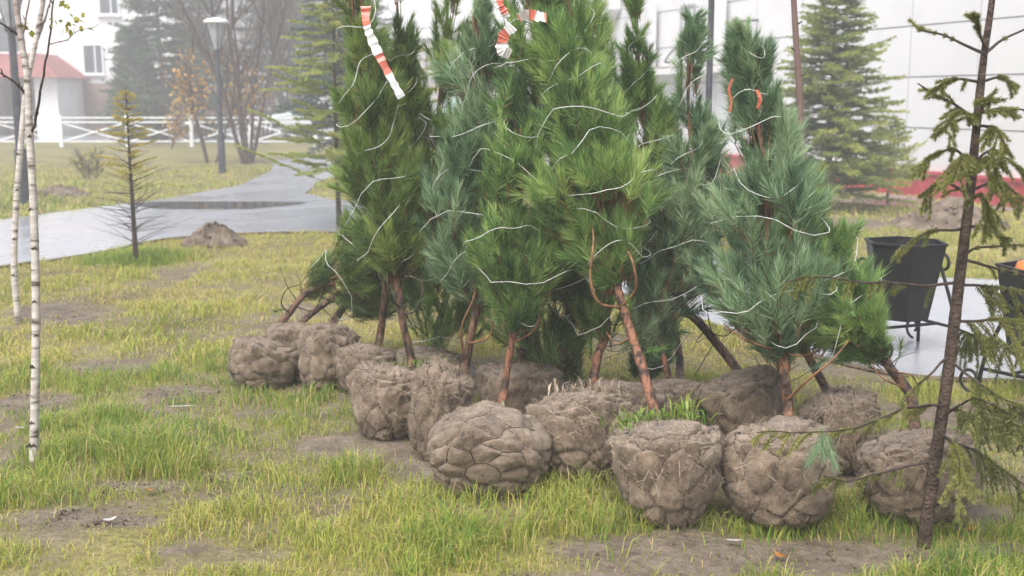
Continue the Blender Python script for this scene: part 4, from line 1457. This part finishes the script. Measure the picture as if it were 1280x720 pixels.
weeds(pines['I'], 818, 531, 4.02, 300, .075, .07, 1)
weeds(pines['I'], 852, 529, 4.04, 70, .04, .13, 2)
weeds(pines['I'], 800, 540, 3.93, 110, .05, .05, 9)
weeds(pines['D'], 490, 462, 5.12, 150, .06, .05, 3)
weeds(pines['D'], 518, 458, 5.15, 60, .03, .06, 4)
weeds(pines['E'], 556, 458, 4.95, 50, .02, .055, 5)
weeds(pines['H'], 735, 492, 4.6, 260, .09, .07, 6, 'fibre')
weeds(pines['G'], 600, 520, 4.55, 160, .08, .06, 7, 'fibre')
weeds(pines['K'], 1150, 540, 4.2, 140, .1, .06, 8)


# ------------------------------------------------------------------ barrier tape
def tape(label, pts, width, period, phase=0.0, mat='tape'):
    q = spline(pxl(pts), 30)
    tg = unit(np.gradient(q, axis=0))
    view = unit(q - np.array([0, 0, CAMH]))
    sd = unit(np.cross(tg, view))
    tw = np.sin(np.linspace(0, 5, 30) + period * 40) * .55
    nrm = np.cross(sd, tg)
    sd = sd * np.cos(tw)[:, None] + nrm * np.sin(tw)[:, None]
    cr = np.random.default_rng(int(period * 999))
    q = q + nrm * cr.normal(0, .003 if mat == 'tape' else .0003, 30)[:, None]
    width = width * (.75 + .35 * cr.random(30))[:, None]
    ln = np.concatenate([[0], np.cumsum(np.linalg.norm(np.diff(q, axis=0), axis=1))])
    m_ = MB()
    V = np.vstack([q - sd * width / 2, q + sd * width / 2])
    n = len(q)
    m_.add(V, [(i, i + 1, n + i + 1, n + i) for i in range(n - 1)], np.concatenate([ln + cr.normal(0, .004, 30), ln + cr.normal(0, .004, 30)]) / period + phase)
    o = m_.build('barrier_tape', M[mat], smooth=False)
    sol = o.modifiers.new('solid', 'SOLIDIFY'); sol.thickness = 0.0006
    return tag(o, label, 'tape', 'strips of red and white barrier tape on the pines')


tape('long red and white tape strip hanging down the slender pine', [(457, 8, 5.0), (458, 30, 4.98), (466, 52, 4.97), (482, 85, 4.97), (502, 122, 4.98)], .042, .24, .0)
tape('red and white tape bow wrapped flat round the middle pine tip', [(648, 22, 4.72), (660, 18, 4.7), (672, 20, 4.7), (682, 22, 4.72)], .045, .09, .35)
tape('red ended tape curl hanging beside the middle pine tip', [(640, 32, 4.72), (630, 45, 4.7), (628, 62, 4.7), (638, 68, 4.7)], .055, .16, .75)
tape('narrow red tape end at the very top of the middle pine', [(622, -6, 4.72), (627, 8, 4.7), (634, 22, 4.72)], .03, .3, .0)
tape('small orange red ribbon tied on the straight bluish pine', [(946, 112, 4.48), (950, 124, 4.47), (947, 136, 4.48)], .016, .5, .0, 'red_ribbon')
tape('thin red ribbon loop at the edge of the straight bluish pine', [(916, 98, 4.5), (911, 112, 4.48), (914, 126, 4.48), (912, 140, 4.48)], .012, .5, .0, 'red_ribbon')


# ------------------------------------------------------------------ thin spruce in front
def sprig_cloud(segs, ndl_per_m, nlen, width, r, tint0, mat, name, root, kind='stuff'):
    b = np.array([s[0] for s in segs]); e = np.array([s[1] for s in segs])
    L = np.linalg.norm(e - b, axis=1)
    d = unit(e - b)
    ndl = int(max(6, ndl_per_m * L.mean()))
    ti = np.array([s[2] for s in segs]) if len(segs[0]) > 2 else np.full(len(segs), tint0)
    V, F, T = needles(b, d, L, ndl, nlen, width, r, .7, 1.15, ti, .12)
    return link(name, np_mesh(name, V - parent_loc(root), F, T), M[mat], root, kind)


def front_spruce():
    r = np.random.default_rng(91)
    d0 = 3.62
    tn = [(1150, 722, d0), (1164, 610, d0), (1184, 475, d0), (1199, 352, d0), (1211, 255, d0), (1221, 155, d0), (1230, 70, d0), (1240, 0, d0), (1247, -80, d0), (1250, -150, d0)]
    base = pxl(tn[:1])[0]
    root = thing('thin_spruce', (base[0], base[1], 0), 'thin young spruce with sparse drooping branches in front of the bin', 'spruce tree')
    q = spline(pxl(tn), 80)
    q[0, 2] = -.03
    m_ = MB(); m_.tube(q, np.interp(np.linspace(0, 1, 80), [0, .25, .5, .8, 1], [.023, .019, .0145, .0095, .004]) * (1 + .2 * (fbm(q, 20, 0, 2) - .5)), 10); m_.build('trunk', M['spruce_bark'], root, smooth=True)
    B = [  # polyline px (+depth offset), side sprig density per metre, sprig length, droop
        ([(1229, 66, 0), (1192, 50, 0), (1150, 36, 0)], 8, .05, -.3),
        ([(1230, 64, 0), (1260, 46, .02), (1310, 22, .05)], 12, .05, -.2),
        ([(1231, 60, 0), (1222, 35, -.05), (1215, 18, -.08)], 26, .03, -.3),
        ([(1226, 102, 0), (1195, 97, -.05), (1168, 112, -.08)], 22, .045, .4), ([(1226, 102, 0), (1250, 95, -.05), (1272, 108, -.05)], 22, .045, .4),
        ([(1221, 150, 0), (1185, 125, 0), (1147, 106, 0)], 14, .09, .7), ([(1220, 160, 0), (1200, 140, -.15), (1175, 165, -.28)], 26, .07, .6),
        ([(1218, 142, 0), (1255, 136, .05), (1290, 138, .1)], 20, .06, .7), ([(1220, 160, 0), (1245, 160, -.18), (1258, 190, -.3)], 28, .07, .7), ([(1219, 170, 0), (1230, 130, -.1), (1240, 125, -.2)], 26, .05, .3),
        ([(1214, 207, 0), (1190, 187, -.03), (1155, 200, -.06)], 30, .08, .8), ([(1214, 206, 0), (1242, 190, .0), (1290, 222, .0)], 30, .085, .8), ([(1214, 205, 0), (1205, 195, -.2), (1190, 225, -.34)], 30, .08, .8), ([(1214, 205, 0), (1235, 198, -.2), (1250, 235, -.34)], 30, .08, .8),
        ([(1212, 242, 0), (1180, 228, 0), (1150, 246, 0)], 26, .085, .9), ([(1212, 238, 0), (1250, 228, 0), (1295, 262, 0)], 28, .09, .9), ([(1211, 250, 0), (1230, 245, -.2), (1240, 285, -.3)], 26, .08, .9),
        ([(1206, 286, 0), (1165, 290, 0), (1126, 310, 0)], 18, .06, .8), ([(1206, 286, 0), (1235, 285, -.05), (1258, 306, -.08)], 22, .07, .9),
        ([(1202, 322, 0), (1228, 309, .0), (1320, 306, .05)], 5, .05, .9), ([(1202, 324, 0), (1262, 338, 0), (1320, 352, 0)], 10, .06, 1.2),
        ([(1197, 354, 0), (1150, 357, 0), (1085, 352, -.02), (1030, 345, -.04), (985, 353, -.06)], 16, .07, 1.3), ([(1197, 356, 0), (1240, 358, 0), (1320, 374, 0)], 30, .13, 1.5),
        ([(1191, 402, 0), (1245, 400, -.05), (1320, 404, -.1)], 34, .16, 1.5), ([(1190, 410, 0), (1225, 420, .2), (1290, 440, .4)], 26, .13, 1.4), ([(1187, 450, 0), (1240, 490, -.1), (1310, 520, -.15)], 26, .13, 1.4),
        ([(1179, 510, 0), (1230, 522, 0), (1320, 548, 0)], 34, .14, 1.4), ([(1174, 545, 0), (1225, 568, -.1), (1290, 612, -.15)], 28, .13, 1.3), ([(1178, 520, 0), (1215, 500, -.2), (1270, 520, -.35)], 28, .12, 1.3),
        ([(1179, 505, 0), (1140, 510, -.03), (1060, 535, -.06), (945, 541, -.08)], 20, .07, 1.0), ([(1170, 575, 0), (1120, 586, 0), (1060, 602, 0), (1030, 596, 0)], 20, .07, .9),
        ([(1188, 445, 0), (1160, 470, -.05), (1128, 508, -.08)], 14, .07, 1.0), ([(1174, 540, 0), (1195, 560, -.25), (1200, 600, -.4)], 24, .1, 1.2), ([(1240, 0, 0), (1215, -20, 0), (1190, -30, 0)], 16, .05, .3), ([(1240, 0, 0), (1270, -20, 0), (1290, -30, 0)], 16, .05, .3),
    ]
    segs = []
    tw = MB()
    for pts, dens, sl, dr in B:
        bp_ = spline(pxl([(u, v, d0 + o_) for u, v, o_ in pts]), 26)
        bp_ = bp_ + (np.column_stack([vnoise(bp_, 14, 1), vnoise(bp_, 14, 4), vnoise(bp_, 14, 9)]) - .5) * .012
        ln = np.linalg.norm(np.diff(bp_, axis=0), axis=1).sum()
        m_ = MB(); m_.tube(bp_, np.linspace(.0055, .0022, 26), 6); m_.build('branch', M['dark_twig'], root, smooth=True)
        tb = .45 + r.normal(0, .12)
        # needles straight on the outer half of the branch
        for i in range(10, 25):
            if r.random() < .3 + .5 * (dens > 20):
                segs.append((bp_[i], bp_[i + 1], tb))
        for k in range(int(dens * ln * (2.4 if dens >= 26 and sl > .1 else 1.6))):
            i = int(4 + 21 * r.random() ** .8)
            tgn = unit(bp_[min(i + 1, 25)] - bp_[i - 1])
            side = perp(tgn[None], r)[0]
            side[2] *= .35
            dirn = unit(tgn * .65 + side * .8 + np.array([0, 0, -dr * .6]))
            l_ = sl * (.45 + .9 * r.random())
            p0 = bp_[i]
            p1 = p0 + dirn * l_ * .5
            d2 = unit(dirn + np.array([0, 0, -dr * .5]))
            p2 = p1 + d2 * l_ * .5
            ti = tb + r.normal(0, .12)
            segs.append((p0, p1, ti)); segs.append((p1, p2, ti))
            tw.tube(np.array([p0, p1, p2]), [.0018, .0015, .001], 3, cap=False)
            if l_ > .07 and r.random() < .6:
                s2 = unit(d2 + perp(d2[None], r)[0] * .8)
                p3 = p1 + s2 * l_ * .4
                segs.append((p1, p3, ti)); tw.tube(np.array([p1, p3]), [.0014, .001], 3, cap=False)
    tw.build('twigs', M['dark_twig'], root, smooth=True, kind='stuff')
    sprig_cloud(segs, 2700, .014, .0026, r, .5, 'spruce_needle', 'needles', root)
    # stray pine sprig caught on the low branch
    c = P(1026, 532, 3.56)
    segs2 = [(c, c + np.array([.01, 0, -.1]), .6), (c + np.array([.02, 0, -.03]), c + np.array([.05, 0.0, -.13]), .65), (c + np.array([.0, 0, -.05]), c + np.array([-.03, .0, -.12]), .55)]
    b = np.array([s_[0] for s_ in segs2]); e = np.array([s_[1] for s_ in segs2])
    V, F, T = needles(b, unit(e - b), np.linalg.norm(e - b, axis=1), 150, .05, .002, r, .3, .7, np.array([.6, .65, .55]), .1)
    o = link('pine_sprig', np_mesh('pine_sprig', V, F, T), M['needle_blue'])
    tag(o, 'long needled green sprig hanging on the low branch of the thin spruce', 'sprig')


front_spruce()


# ------------------------------------------------------------------ background conifers
def conifer(name, label, cat, x, y, H, Rb, mat, seed, nw=26, nbr=7, z0=.06, up=.15, droop=.25, nl=.09, nw_=.012, per=34, power=.9, tshade=.5, bark='far_bark', rt=.04, lean=(0, 0), prof=None, dead=0.0):
    r = np.random.default_rng(seed)
    root = thing(name, (x, y, 0), label, cat)
    base = np.array([x, y, 0.0])
    tz = np.linspace(-.02, H, 16)
    tp = np.column_stack([x + lean[0] * np.maximum(tz / H, 0) ** 1.4 + .012 * H * (vnoise(np.column_stack([tz, tz * 0, tz * 0 + seed]), .9) - .5), y + lean[1] * tz / H, tz])
    m_ = MB(); m_.tube(tp, np.linspace(rt, rt * .12, 16), 9); m_.build('trunk', M[bark], root, smooth=True)
    segs, tw = [], MB()
    for k in range(nw):
        f = (k + r.random() * .6) / nw
        z = z0 * H + (H * .985 - z0 * H) * f
        rb = (Rb * (1 - f) ** power + .03 * H * .3) if prof is None else prof(f)
        o = np.array([np.interp(z, tz, tp[:, 0]), np.interp(z, tz, tp[:, 1]), z])
        for b in range(nbr):
            ph = b * 6.283 / nbr + k * 1.3 + r.normal(0, .25)
            zj = z + r.normal(0, .35) * (H * (1 - z0) / nw)
            o = np.array([np.interp(zj, tz, tp[:, 0]), np.interp(zj, tz, tp[:, 1]), zj])
            l_ = rb * (.55 + .6 * r.random())
            dv = np.array([math.cos(ph), math.sin(ph), up + r.normal(0, .16)])
            pts = np.array([o + dv * l_ * t + np.array([0, 0, -droop * l_ * t * t + droop * .45 * l_ * max(0, t - .6) * 2]) for t in (0, .35, .7, 1.0)])
            tw.tube(pts, [rt * .18, rt * .13, rt * .08, rt * .04], 4, cap=False)
            if r.random() < dead * (1 - f) * 1.6:
                continue
            tb = tshade + r.normal(0, .1)
            nseg = max(3, int(l_ / (nl * .8)))
            for i in range(nseg):
                t = .22 + .78 * (i + r.random()) / nseg
                p0 = o + dv * l_ * t + np.array([0, 0, -droop * l_ * t * t + droop * .45 * l_ * max(0, t - .6) * 2])
                for sd in (-1, 1, 0):
                    if sd == 0 and i < nseg - 1:
                        continue
                    sv = np.array([-math.sin(ph), math.cos(ph), 0]) * sd
                    d_ = unit(dv * (.75 if sd else 1) + sv * .8 + np.array([0, 0, r.normal(-.08, .15)]))
                    sl = nl * 2.1 * (1.15 - .7 * t) * (.6 + .7 * r.random()) if sd else nl * 1.5
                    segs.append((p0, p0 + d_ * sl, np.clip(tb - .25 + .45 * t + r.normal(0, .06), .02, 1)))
    tw.build('branches', M[bark], root, smooth=True, kind='stuff')
    b = np.array([s[0] for s in segs]); e = np.array([s[1] for s in segs])
    L = np.linalg.norm(e - b, axis=1)
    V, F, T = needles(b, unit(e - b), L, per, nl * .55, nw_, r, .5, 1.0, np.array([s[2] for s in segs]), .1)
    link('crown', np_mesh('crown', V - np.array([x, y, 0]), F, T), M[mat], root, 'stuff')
    return root


g = P(1034, 262, 15.6)
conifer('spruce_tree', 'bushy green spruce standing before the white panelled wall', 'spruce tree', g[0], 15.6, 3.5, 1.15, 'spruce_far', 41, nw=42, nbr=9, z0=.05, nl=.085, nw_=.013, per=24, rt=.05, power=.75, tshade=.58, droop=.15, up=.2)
g = P(1118, 250, 16.4)
conifer('spruce_tree', 'low yellowish young spruce beside the bushy one before the red plinth', 'spruce tree', g[0] - .1, 16.4, 1.25, .62, 'spruce_far', 46, nw=9, nbr=7, z0=.2, nl=.09, nw_=.013, per=18, rt=.02, tshade=.75, up=.45)
g = G(424, 283)
conifer('larch_tree', 'pale green larch with feathery level branches beside the slender taped pine', 'larch tree', g[0], g[1], 3.1, 1.0, 'larch', 42, nw=24, nbr=5, z0=.17, up=.12, droop=.1, nl=.05, nw_=.013, per=30, power=.5, rt=.035, tshade=.6, bark='dark_twig')
g = G(428, 214)
conifer('spruce_tree', 'misty dark spruce standing at the bend of the path', 'spruce tree', g[0], g[1], 5.8, 1.25, 'conifer_far', 43, nw=32, nbr=8, z0=.12, nl=.15, nw_=.03, per=16, rt=.08, power=.7)
g = G(170, 329)
conifer('larch_sapling', 'small yellowing larch sapling with bare lower twigs in the grass tuft', 'larch sapling', g[0], g[1], 1.62, .5, 'larch_yellow', 44, nw=24, nbr=5, z0=.12, up=.35, droop=.12, nl=.032, nw_=.008, per=15, power=.75, rt=.027, bark='dark_twig', dead=.85)
g = P(536, 250, 9.6)
conifer('larch_sapling', 'thin dark stemmed sapling seen between the taped pine and its neighbour', 'larch sapling', g[0], 9.6, 1.95, .3, 'larch', 45, nw=11, nbr=4, z0=.3, up=.25, droop=.1, nl=.036, nw_=.009, per=24, power=.5, rt=.016, bark='dark_twig', dead=.7)
# far dark conifers in front of the apartments
for (u, d, H, Rb, sd, lb) in [(205, 40.5, 8.5, 2.0, 51, 'tall grey green conifer fading in mist before the apartments'), (172, 43, 4.2, 1.2, 52, 'lower misty conifer next to the basement wall'), (352, 47, 8.0, 2.6, 53, 'misty conifer behind the pale parked car'), (255, 46, 7.0, 2.2, 55, 'misty conifer behind the bare birch clump'), (455, 50, 8.5, 2.4, 56, 'misty conifer behind the taped pine')]:
    g = P(u, 165, d)
    conifer('conifer_tree', lb, 'conifer tree', g[0], d, H, Rb, 'conifer_far', sd, nw=30, nbr=8, z0=.03, nl=.24, nw_=.055, per=11, rt=.12, power=.65, droop=.25)


# ------------------------------------------------------------------ bare and orange birches in the mist
def broadleaf(name, label, cat, x, y, H, seed, stems, leafmat=None, nleaf=0, spread=.35, bark='far_bark', r0=.05, lsize=.06, zleaf=(.2, 1.0)):
    r = np.random.default_rng(seed)
    root = thing(name, (x, y, 0), label, cat)
    tw, tips = MB(), []

    def grow(p, d, L, rr, lev):
        n = 6
        pts = [p]
        for i in range(n):
            d = unit(d + r.normal(0, .09, 3) + np.array([0, 0, .05]))
            pts.append(pts[-1] + d * L / n)
        pts = np.array(pts)
        (trunk if lev == 0 else tw).tube(pts, np.linspace(rr, rr * .35, n + 1), 6 if lev < 2 else 3, cap=False)
        for q in pts[2:]:
            tips.append(q)
        if lev < 3:
            for k in range((9, 6, 4)[lev]):
                i = 1 + int(r.random() * (n - 1))
                dd = unit(d * .9 + perp(d[None], r)[0] * (.7 + .3 * r.random()) + np.array([0, 0, .25]))
                grow(pts[i], dd, L * (.42 if lev == 0 else .5) * (.7 + .5 * r.random()), rr * .42, lev + 1)
    trunk = MB()
    for s in range(stems):
        a_ = r.random() * 6.283
        d = unit(np.array([math.cos(a_) * spread * .4, math.sin(a_) * spread * .4, 1]))
        grow(np.array([x + math.cos(a_) * .12 * (stems > 1), y + math.sin(a_) * .12 * (stems > 1), -.03]), d, H * (.75 + .3 * r.random()), r0, 0)
    trunk.build('trunk', M[bark], root, smooth=True)
    tw.build('branches', M[bark], root, smooth=True, kind='stuff')
    if nleaf:
        tips = np.array(tips)
        sel = tips[(tips[:, 2] > zleaf[0] * H) & (tips[:, 2] < zleaf[1] * H)]
        c = sel[r.integers(0, len(sel), nleaf)] + r.normal(0, .07, (nleaf, 3))
        a_ = unit(r.normal(size=(nleaf, 3))); b_ = perp(a_, r)
        s_ = lsize * (.6 + .7 * r.random(nleaf))[:, None]
        V = np.empty((nleaf * 4, 3), np.float32)
        V[0::4] = c - a_ * s_ * .5; V[1::4] = c + b_ * s_ * .35; V[2::4] = c + a_ * s_ * .5; V[3::4] = c - b_ * s_ * .35
        F = np.arange(nleaf * 4).reshape(-1, 4)
        link('leaves', np_mesh('leaves', V - np.array([x, y, 0]), F, np.repeat(np.clip(r.normal(.5, .25, nleaf), 0, 1), 4)), M[leafmat], root, 'stuff')
    return root


g = G(268, 205)
broadleaf('birch_tree', 'young birch with orange autumn leaves by the street lamp', 'birch tree', g[0] - .25, g[1] + .6, 3.3, 61, 3, 'orange_leaf', 520, .5, r0=.03, lsize=.10, zleaf=(.12, .8))
g = G(300, 207)
broadleaf('birch_tree', 'bare brown birch clump behind the street lamp', 'birch tree', g[0], g[1] + .8, 6.6, 62, 6, 'orange_leaf', 160, .45, r0=.045, lsize=.09, zleaf=(.05, .28))
g = P(325, 165, 39)
broadleaf('birch_tree', 'bare purplish birch crown fading in the mist by the car', 'birch tree', g[0], 39, 8.0, 63, 5, None, 0, .6, r0=.06)
g = P(375, 165, 49)
broadleaf('birch_tree', 'bare misty tree behind the pale parked car', 'birch tree', g[0], 49, 9.0, 64, 4, None, 0, .6, r0=.08)
g = P(150, 180, 35)
broadleaf('shrub', 'small yellow leaved shrub at the white fence', 'shrub', g[0] + 1.4, 35.2, 1.5, 65, 4, 'orange_leaf', 260, .9, r0=.02, lsize=.11, zleaf=(.1, 1))
g = G(62, 232)
broadleaf('shrub', 'low brownish shrub on the verge below the fence', 'shrub', g[0], g[1] + 2, .55, 66, 7, 'yellow_leaf', 120, 1.4, r0=.012, lsize=.07)


# ------------------------------------------------------------------ birch saplings at the meadow
def birch(label, px, d, r0, r1, twigs, scars, seed, leaves=()):
    r = np.random.default_rng(seed)
    b = P(*px[0], d)
    root = thing('birch_sapling', (b[0], b[1], 0), label, 'birch sapling', 'young birches at the edge of the meadow')
    q = spline(pxl([(u, v, d) for u, v in px]), 60)
    q[0, 2] = -.02
    m_ = MB(); m_.tube(q, np.linspace(r0, r1, 60) * (1 + .15 * (fbm(q, 30, 0, 2) - .5)), 10, tint=np.clip((np.linspace(0, 1, 60) - .72) * 3, 0, .8)); m_.build('trunk', M['birch_bark'], root, smooth=True)
    for tw, rr, red in twigs:
        w = spline(pxl([(u, v, d + o) for u, v, o in tw]), 22)
        w = w + (np.column_stack([vnoise(w, 22, 1), vnoise(w, 22, 4), vnoise(w, 22, 9)]) - .5) * .012
        m_ = MB(); m_.tube(w, np.linspace(rr, rr * .4, 22), 7, tint=.8)
        for i in range(3, 22, 3):
            dd = unit(unit(np.gradient(w, axis=0))[i] + perp(np.array([[0, 0, 1.]]), r)[0] * .8)
            m_.tube(np.array([w[i], w[i] + dd * .025]), [rr * .5, rr * .35], 5)
        m_.build('twig', M['birch_bark'] if red else M['dark_twig'], root, smooth=True)
    for (u, v) in scars:
        c = P(u, v, d)
        i = np.argmin(np.linalg.norm(q - c, axis=1))
        rr = np.interp(i, [0, 59], [r0, r1])
        m_ = MB()
        th = np.linspace(0, 6.283, 12, endpoint=False)
        cc = q[i] + np.array([rr * r.normal(0, .3), -rr * .80, 0])
        jt = .55 + .7 * r.random(12)
        m_.prism([(rr * .75 * math.cos(t) * k_, rr * (.62 if math.sin(t) > 0 else .2) * math.sin(t) * k_ - abs(math.cos(t)) * rr * .25) for t, k_ in zip(th, jt)], (1, 0.1, 0), (0, 0, 1), cc, (0.05 * rr, -rr * .22, 0))
        m_.build('scar', M['dark_twig'], root)
    for (u, v, o, n, sx) in leaves:
        c = P(u, v, d + o)
        cc = c + r.normal(0, 1, (n, 3)) * np.array([sx, sx * .5, sx * .6])
        a_ = unit(r.normal(size=(n, 3)) + np.array([0, 0, -.6])); b_ = perp(a_, r)
        s_ = .028 * (.6 + .6 * r.random(n))[:, None]
        V = np.empty((n * 4, 3), np.float32)
        V[0::4] = cc - a_ * s_ * .5; V[1::4] = cc + b_ * s_ * .4; V[2::4] = cc + a_ * s_ * .6; V[3::4] = cc - b_ * s_ * .4
        link('leaves', np_mesh('leaves', V - parent_loc(root), np.arange(n * 4).reshape(-1, 4), np.repeat(r.random(n), 4)), M['yellow_leaf'], root, 'stuff')
    return root


birch('birch sapling with black scarred trunk rooted in tall grass', [(42, 584), (44, 480), (45, 380), (42, 260), (37, 165), (34, 100), (28, 60), (22, 20), (12, -60)], 4.42, .0185, .010,
      [([(38, 168, 0), (48, 130, -.03), (56, 80, -.06), (64, 30, -.08), (72, -30, -.1)], .006, False), ([(33, 118, 0), (15, 100, -.03), (-12, 84, -.05)], .006, False), ([(26, 46, 0), (10, 35, -.03), (-12, 22, -.05)], .006, False), ([(26, 50, 0), (34, 20, 0), (40, -30, 0)], .005, True),
       ([(60, 55, -.07), (80, 50, -.09), (100, 38, -.1), (118, 34, -.1)], .002, False)],
      [(42, 524), (43, 550), (40, 562), (44, 452), (43, 375), (40, 258), (38, 168), (44, 318), (46, 420)], 71, [(82, 32, -.09, 14, .035), (98, 26, -.1, 6, .02), (76, 4, -.09, 6, .02), (112, 34, -.1, 3, .015), (34, 38, 0, 5, .02)])
birch('birch sapling with plain pale trunk rooted in bare ground behind the scarred one', [(22, 392), (18, 340), (20, 260), (27, 170), (33, 110), (45, 50), (54, 0), (60, -60)], 7.55, .023, .014,
      [([(45, 50, 0), (56, 25, .02), (66, -10, .03)], .010, True), ([(38, 85, 0), (28, 50, .05), (24, 10, .05)], .009, True)],
      [(20, 300), (22, 240), (18, 340), (26, 190), (38, 90)], 72)

# thin brown birch stem behind the straight bluish pine
def stem():
    d = 6.6
    q = spline(pxl([(1004, 440, d), (1003, 240, d), (1000, 130, d), (995, 50, d), (991, -30, d), (990, -120, d)]), 60)
    b = q[0]
    root = thing('birch_sapling', (b[0], b[1], 0), 'slim brown stem with pale flaking rings behind the straight bluish pine', 'birch sapling')
    q[0, 2] = -.02
    z = np.linspace(0, 1, 60)
    m_ = MB(); m_.tube(q, np.linspace(.021, .016, 60) * (1 + .2 * (fbm(q, 25, 0, 2) - .5)), 10, tint=np.clip((z - .05) * 3, .35, .95)); m_.build('trunk', M['birch_bark'], root, smooth=True)
    for i in range(8, 58, 5):
        m_ = MB(); dd = np.array([(-1) ** i * .8, -.3, .6]); m_.tube(np.array([q[i], q[i] + dd * .045]), [.006, .004], 6); m_.build('twig_stub', M['dark_twig'], root)


stem()

# ------------------------------------------------------------------ small litter on the grass
r = np.random.default_rng(8)


def flat_leaf(name, label, cat, u, v, L, Wd, mat, rz, curl=.25):
    g = G(u, v)
    z = float(ground_z(g[:1], g[1:2])[0]) + .022
    n = 9
    t = np.linspace(-1, 1, n)
    w = np.sqrt(np.clip(1 - t ** 2, 0, 1)) * .5 + .02
    V = []
    for s in (-1, 0, 1):
        for k in range(n):
            x, y = t[k] * L / 2, s * w[k] * Wd
            zz = curl * L * (t[k] ** 2) * .5 + abs(s) * Wd * .15
            V.append((g[0] + x * math.cos(rz) - y * math.sin(rz), g[1] + x * math.sin(rz) + y * math.cos(rz), z + zz))
    F = [(s * n + k, s * n + k + 1, (s + 1) * n + k + 1, (s + 1) * n + k) for s in (0, 1) for k in range(n - 1)]
    m_ = MB(); m_.add(V, F)
    o = m_.build(name, M[mat], smooth=True)
    o.modifiers.new('solid', 'SOLIDIFY').thickness = .001
    return tag(o, label, cat)


flat_leaf('paper_scrap', 'crumpled white paper scrap on bare mud near the scarred birch', 'paper', 138, 660, .05, .022, 'paper', .6)
flat_leaf('paper_scrap', 'long pale wood splinter lying in the grass', 'splinter', 228, 512, .13, .012, 'paper', .1, .02)
flat_leaf('paper_scrap', 'small white paper scrap on mud below the weedy root ball', 'paper', 918, 683, .06, .012, 'paper', -.1, .05)
flat_leaf('paper_scrap', 'white paper scrap in the grass beside the scarred birch foot', 'paper', 26, 536, .05, .025, 'paper', .2)
flat_leaf('fallen_leaf', 'orange fallen leaf under the thin spruce', 'leaf', 1213, 667, .06, .03, 'dry_leaf', .8)
flat_leaf('fallen_leaf', 'yellow fallen leaf on the mud patch beside tall grass', 'leaf', 188, 622, .03, .02, 'dry_leaf', .3)
flat_leaf('paper_scrap', 'pale scrap on the meadow near the larch tuft', 'paper', 124, 332, .07, .04, 'paper', 1.2)
flat_leaf('fallen_leaf', 'brown fallen leaf on the mud before the rounded burlap ball', 'leaf', 975, 700, .045, .025, 'dry_leaf', 2.2)

# small clods and pebbles on the bare mud
clod = MB()
for i in range(900):
    pc_ = PATCH[int(r.integers(0, 16))]
    x = pc_[0] + r.normal(0, pc_[2] * .6); y = pc_[1] + r.normal(0, pc_[3] * .6)
    s = .003 + .008 * r.random() ** 2.5
    z = float(ground_z(np.array([x]), np.array([y]))[0])
    d = unit(np.array([[1, 0, 0], [-1, 0, 0], [0, 1, 0], [0, -1, 0], [0, 0, 1], [0, 0, -1]]) + r.normal(0, .3, (6, 3))) * s * (.6 + .7 * r.random((6, 1)))
    clod.add(d + [x, y, z + s * .3], [(0, 2, 4), (2, 1, 4), (1, 3, 4), (3, 0, 4), (2, 0, 5), (1, 2, 5), (3, 1, 5), (0, 3, 5)])
tag(clod.build('soil_crumbs', M['soil']), 'loose soil crumbs scattered on the muddy patches', 'soil', kind='stuff')

# ------------------------------------------------------------------ haze
m, n, l, b = new_mat('haze')
n.remove(b)
pv = n.new('ShaderNodeVolumePrincipled')
pv.inputs['Color'].default_value = (0.94, 0.955, 1.0, 1)
pv.inputs['Density'].default_value = 0.0082
pv.inputs['Anisotropy'].default_value = 0.2
l.new(pv.outputs[0], n['Material Output'].inputs['Volume'])
hz = MB()
hz.box((0, 100, 6.0), (470, 290, 14.0))
tag(hz.build('haze', m), 'thin pale autumn mist filling the air', 'haze', kind='stuff')
